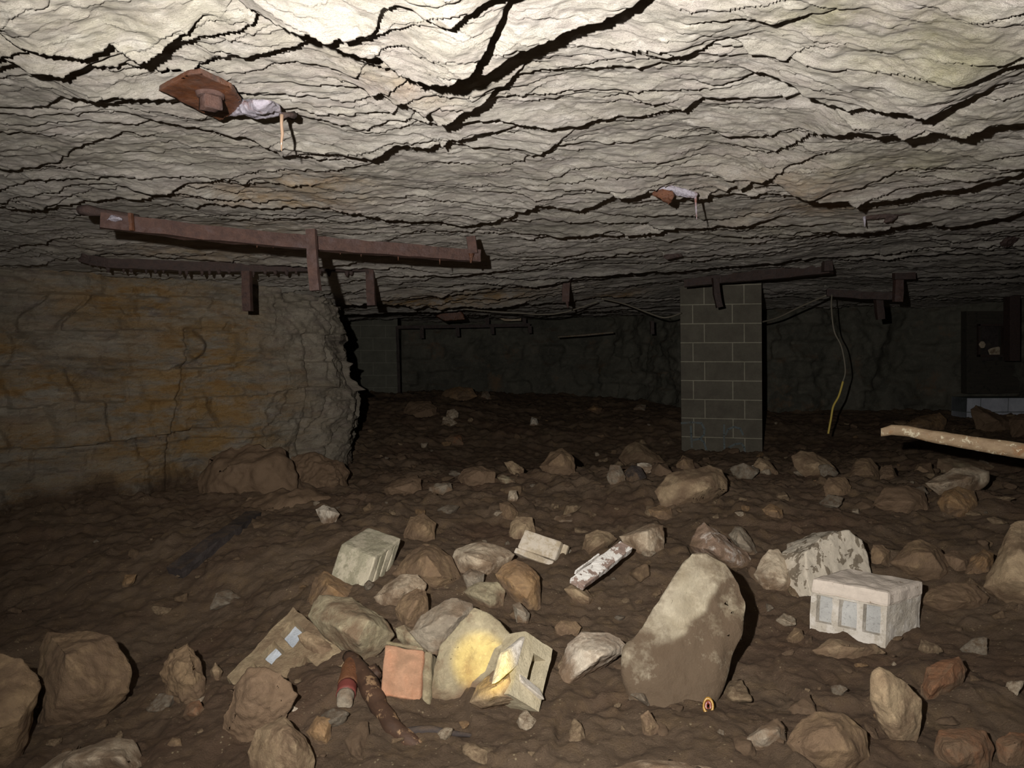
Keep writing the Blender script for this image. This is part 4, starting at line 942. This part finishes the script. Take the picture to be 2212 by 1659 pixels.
# cables
cab = NT('grey_cable').done(lin((120,112,98)), .6, None, .3); yel = NT('yellow_cable').done(lin((205,180,90)), .5, None, .3)
def cable(name, label, pts, r, mat):
    q = np.array(pts, float); k = len(q); ts = np.linspace(0, k-1, k*6); out = []
    for tt in ts:
        i = min(int(tt), k-2); u = tt-i; p0, p1, p2, p3 = q[max(i-1, 0)], q[i], q[i+1], q[min(i+2, k-1)]
        out.append(P(*(.5*((2*p1)+(-p0+p2)*u+(2*p0-5*p1+4*p2-p3)*u*u+(-p0+3*p1-3*p2+p3)*u**3))))
    bm = bmesh.new(); tube(bm, out, r, 6); return out, bm
_, bm = cable('', '', [(1000,668,7.6),(1100,675,7.5),(1200,678,7.4),(1290,652,7.2)], .007, cab)
tag(bm_obj('cable', bm, cab, smooth=True), 'sagging thin cable under the far ceiling left of the other cable', 'cable')
_, bm = cable('', '', [(1300,645,6.9),(1350,657,7.1),(1420,683,7.3),(1445,685,7.3),(1472,676,7.35)], .008, cab)
tag(bm_obj('cable', bm, cab, smooth=True), 'thin cable slanting down to the left side of the pillar', 'cable')
_, bm = cable('', '', [(1640,697,7.7),(1680,686,7.4),(1730,662,7.1),(1785,638,6.8)], .010, cab)
tag(bm_obj('cable', bm, cab, smooth=True), 'thin cable slanting up from the right side of the pillar to the channel', 'cable')
hcb = thing('hanging_cable', P(1795,640,6.8), 'long wavy cable hanging right of the pillar with a yellow lower end', 'cable')
_, bm = cable('', '', [(1797,636,6.8),(1796,665,6.75),(1802,715,6.7),(1818,750,6.7),(1826,800,6.7),(1820,826,6.7)], .007, cab); bm_obj('grey_sheath', bm, cab, hcb, smooth=True)
_, bm = cable('', '', [(1821,824,6.7),(1812,855,6.68),(1800,878,6.66),(1795,905,6.64),(1789,937,6.62)], .010, yel); bm_obj('yellow_end', bm, yel, hcb, smooth=True)

# ---------------------------------------------------------------- wood and litter
wd = mat_wood('pole_wood', (140,116,90), (168,144,114), (146,106,70), (5, 30, 40), (214,200,170))
bm = bmesh.new()
path = [(1903,934,3.30,.010,.018),(1925,928,3.29,.016,.024),(1960,931,3.27,.020,.026),(2010,942,3.22,.022,.028),(2100,957,3.12,.024,.030),(2212,974,3.0,.026,.033),(2480,1016,2.75,.028,.036),(2900,1085,2.45,.03,.04)]
prev = None
for px, py, d, wv, hv in path:
    c = P(px, py, d); ring = [bm.verts.new(c+np.array([x*wv*.3, x*wv, z*hv])) for x, z in ((-1,-.5),(-.6,-1),(.6,-1),(1,-.5),(1,.5),(.6,1),(-.6,1),(-1,.5))]
    if prev:
        for k in range(8): bm.faces.new([prev[k], prev[(k+1) % 8], ring[(k+1) % 8], ring[k]])
    else: bm.faces.new(ring)
    prev = ring
bm.faces.new(prev[::-1]); bmesh.ops.recalc_face_normals(bm, faces=bm.faces[:]); roughen(bm, .0025, 20, maxe=.04)
tag(bm_obj('wooden_pole', bm, wd, smooth=True), 'pale split wooden pole reaching in from the right edge over the rubble', 'wooden pole')
# white painted board
o = P(1232,1248,2.62); A = P(1340,1168,2.86)-o; B = P(1258,1262,2.60)-o; n = np.cross(A, B); n /= np.linalg.norm(n); n = n if n[2] < 0 else -n
bm = bmesh.new(); add_box(bm, o, A, B*1.15, n*.03, .004); add_box(bm, o+A*.15-B*.28, A*.45, B*.14, n*.02, .002); roughen(bm, .003, 25, seed=4, maxe=.015)
wp = NT('peeling_white_board'); v = wp.scaled((30, 30, 30))
cc = wp.mix(wp.ramp(wp.noise(14, 5, .7), .47, .50), lin((150,128,116)), lin((226,220,212))); cc = wp.mix(wp.ramp(wp.noise(40, 5, .7), .6, .66), cc, lin((104,84,74)))
tag(bm_obj('painted_board', bm, wp.done(cc, .7, wp.bump(wp.noise(60, 6), .004)), smooth=False), 'short broken board with peeling white paint, lying on the rubble', 'board')
# dark slanting timber on the left slope
o = P(352,1252,3.05); bm = bmesh.new(); beam(bm, [P(a, b, on_floor(a, b)-.03) for a, b in ((378,1238), (460,1175), (505,1145), (548,1114))], .085, .05, jitter=.004)
tag(bm_obj('dark_plank', bm, M['char'], smooth=False), 'dark narrow plank slanting up the dirt slope on the left', 'plank')
# root-like branch
bd = on_floor(830, 1560)-.02
def Q(px, py): return P(px, py, bd+np.interp(py, [1418, 1480, 1560, 1622], [.30, .16, .0, -.07]))
br = mat_wood('bark', (58,42,32), (78,56,42), (50,36,28), (8, 8, 30), (140,112,84))
bm = bmesh.new(); tube(bm, [Q(752,1418), Q(775,1445), Q(795,1480), Q(820,1530), Q(850,1572), Q(885,1600), Q(925,1622)], [.018,.030,.030,.024,.020,.020,.010], 10)
tube(bm, [Q(785,1455), Q(808,1447), Q(815,1460)], [.02,.02,.012], 8); roughen(bm, .005, 18, seed=3, maxe=.02)
rt = bm_obj('branch', bm, br, smooth=True); tag(rt, 'thick dark brown branch lying in front of the orange brick', 'branch')
bm = bmesh.new(); tube(bm, [Q(880,1582), Q(930,1576), Q(980,1584), Q(1022,1590)], [.012,.010,.008,.004], 8); roughen(bm, .003, 18, maxe=.02)
tag(bm_obj('branch', bm, M['char'], smooth=True), 'thin black twig at the lower end of the thick branch', 'branch')
# crushed can
can = thing('crushed_can', Q(748,1520), 'crushed rust-orange and red drink can beside the thick branch', 'can')
bm = bmesh.new(); tube(bm, [Q(764,1425), Q(757,1450), Q(752,1482)], [.026,.030,.028], 14); roughen(bm, .004, 20, maxe=.015); bm_obj('can_body', bm, mat_rust('can_orange', (108,70,46), (126,82,54), (92,60,44), .35, .4), can, smooth=True)
bm = bmesh.new(); tube(bm, [Q(752,1482), Q(748,1502)], [.028,.028], 14); roughen(bm, .003, 20, maxe=.015); bm_obj('red_band', bm, NT('can_red').done(lin((110,58,52)), .4), can, smooth=True)
bm = bmesh.new(); tube(bm, [Q(748,1502), Q(745,1520)], [.026,.022], 14); roughen(bm, .003, 20, maxe=.015); bm_obj('pale_rim', bm, M['grey'], can, smooth=True)
# broken pipe end
pe = thing('pipe_end', P(1530,1535,on_floor(1530,1530)), 'small broken pipe end with a yellow rim and red inside, stuck in the dirt', 'pipe')
d = on_floor(1530,1526)-.01; a = Vector(P(1530,1525,d)); ax = Vector((-.25, -.85, .45)).normalized()
s_ = ax.cross(Vector((0,0,1))).normalized(); u_ = s_.cross(ax)
def ring_solid(R0, R1, L, off, mat, nm):
    bm = bmesh.new(); rr = []
    for (r_, l_) in ((R0, off), (R1, off), (R1, off-L), (R0, off-L)):
        rr.append([bm.verts.new(a+ax*l_+(s_*math.cos(k*math.pi/10)*r_*.8+u_*math.sin(k*math.pi/10)*r_*1.2)) for k in range(20)])
    for i in range(4):
        for k in range(20): bm.faces.new([rr[i][k], rr[i][(k+1) % 20], rr[(i+1) % 4][(k+1) % 20], rr[(i+1) % 4][k]])
    bmesh.ops.recalc_face_normals(bm, faces=bm.faces[:]); roughen(bm, .001, 60); bm_obj(nm, bm, mat, pe, smooth=True)
ring_solid(.012, .019, .07, .020, NT('pipe_yellow').done(lin((150,112,44)), .35, None, .6), 'rim')
ring_solid(.004, .012, .05, .006, NT('pipe_red').done(lin((100,34,20)), .3, None, .6), 'lining')
def chip(label, px, py, s, mat, seed, name='stone_chip'):
    d = on_floor(px, py); p = P(px, py, d); R = np.random.default_rng(seed)
    bm = hull([p+R.normal(0, 1, 3)*[s*.5, s*.4, s*.3]+[0, 0, s*.1] for _ in range(14)], maxe=s/5, smooth=1, disp=s*.05, freq=2/s, seed=seed)
    tag(bm_obj(name, bm, M[mat], smooth=True), label, 'stone')
chip('bright white chip in the dirt above the pointed tan boulder', 639, 1536, .018, 'white', 2)
chip('white flake standing at the right foot of the pillar', 1629, 1014, .05, 'white', 3)
chip('tiny reddish pebble on the dark dirt at the left', 192, 1236, .022, 'red', 4)
# ---------------------------------------------------------------- loose small stones
kinds = []
mats = ['tan', 'brown', 'grey', 'pale', 'orange', 'mud']; cname = {'tan': 'tan', 'brown': 'brown', 'grey': 'grey', 'pale': 'pale', 'orange': 'ochre', 'mud': 'mud-brown'}
meshes = {}
for m in mats:
    for k in range(3):
        R = np.random.default_rng(hash(m) % 1 + k*17+len(m)*101)
        q = R.normal(0, 1, (16, 3)); q /= np.linalg.norm(q, axis=1)[:, None]; q *= R.uniform(.75, 1.1, (16, 1))*[.55, .42, .34]
        bm = hull(list(q), maxe=.12, smooth=1, disp=.04, freq=3, seed=k+3); me = bpy.data.meshes.new('loose_stone'); bm.to_mesh(me); bm.free()
        me.materials.append(M[m]); me.polygons.foreach_set('use_smooth', np.ones(len(me.polygons), bool)); meshes[m, k] = me
anchors = [(np.array(o.location)+np.array([0, 0, 0]), l) for o, l in ROCKS]
R = random.Random(21); used = {}; made = 0; place = []
while made < 290:
    px = R.uniform(20, 2195); py = R.choice([R.uniform(1000, 1120), R.uniform(1050, 1640), R.uniform(1100, 1640), R.uniform(900, 1000)])
    if px < 620 and py < 1130: continue
    if 700 < px < 2100 and py < 960 and R.random() < .5: continue
    d = on_floor(px, py)
    if d > 11: continue
    p = P(px, py, d); s = min(max(R.lognormvariate(-3.1, .55), .018), .13)*(1 if d < 4.5 else 1.5)
    if px < 700 and R.random() < .55: continue
    if 700 < px < 1230 and 1340 < py < 1530: continue
    if py < 1120 and px > 800: s *= 1.35
    if any(np.hypot(p[0]-q[0], p[1]-q[1]) < .55*(s+q[3]) for q in place): continue
    m = R.choices(mats, [4, 5, 3, 1.6, 1.6, 5])[0]; place.append((p[0], p[1], p[2], s)); made += 1
    o = bpy.data.objects.new('loose_stone', meshes[m, R.randrange(3)]); COL.objects.link(o)
    o.location = (p[0], p[1], float(floor_h(p[0], p[1]))+s*.10); o.scale = (s*R.uniform(.8, 1.3), s, s*R.uniform(.7, 1.1)); o.rotation_euler = (R.uniform(-.4, .4), R.uniform(-.4, .4), R.uniform(0, 6.28))
    ds = sorted((float(np.hypot(p[0]-c[0], p[1]-c[1])), c, l) for c, l in anchors if l) if False else sorted([(float(np.hypot(p[0]-c[0], p[1]-c[1])), i) for i, (c, l) in enumerate(anchors)])
    c, l = anchors[ds[0][1]]
    words_ = l.split(' '); short = ' '.join(words_[:4]).rstrip(',')
    for stop in (' lying', ' with', ' just', ' touching', ' on', ' at', ' below', ' left', ' under', ' standing', ' behind', ' leaning', ' in', ' cut', ' above', ' right', ' half', ' between', ' beside', ' showing', ' squeezed', ' wedged', ' alone', ' tucked', ' high', ' of', ' streaked', ' peeking', ' across', ' far', ' and', ' a', ' before', ' heaped', ' the'):
        if (short+' ').find(stop+' ') > 4: short = short[:(short+' ').find(stop+' ')]
    side = ('behind' if p[1]-c[1] > abs(p[0]-c[0]) else 'in front of' if c[1]-p[1] > abs(p[0]-c[0]) else 'right of' if p[0] > c[0] else 'left of')
    size = 'tiny' if s < .035 else 'small' if s < .07 else 'fist-sized'
    lab = f'{size} loose {cname[m]} stone on the dirt {side} the {short}'
    k = used.get(lab, 0); used[lab] = k+1
    if k: lab = lab.replace('loose', ['angular loose', 'half buried loose', 'isolated loose', 'dusty loose'][(k-1) % 4])
    tag(o, lab, 'stone', 'loose stones scattered over the dirt floor')
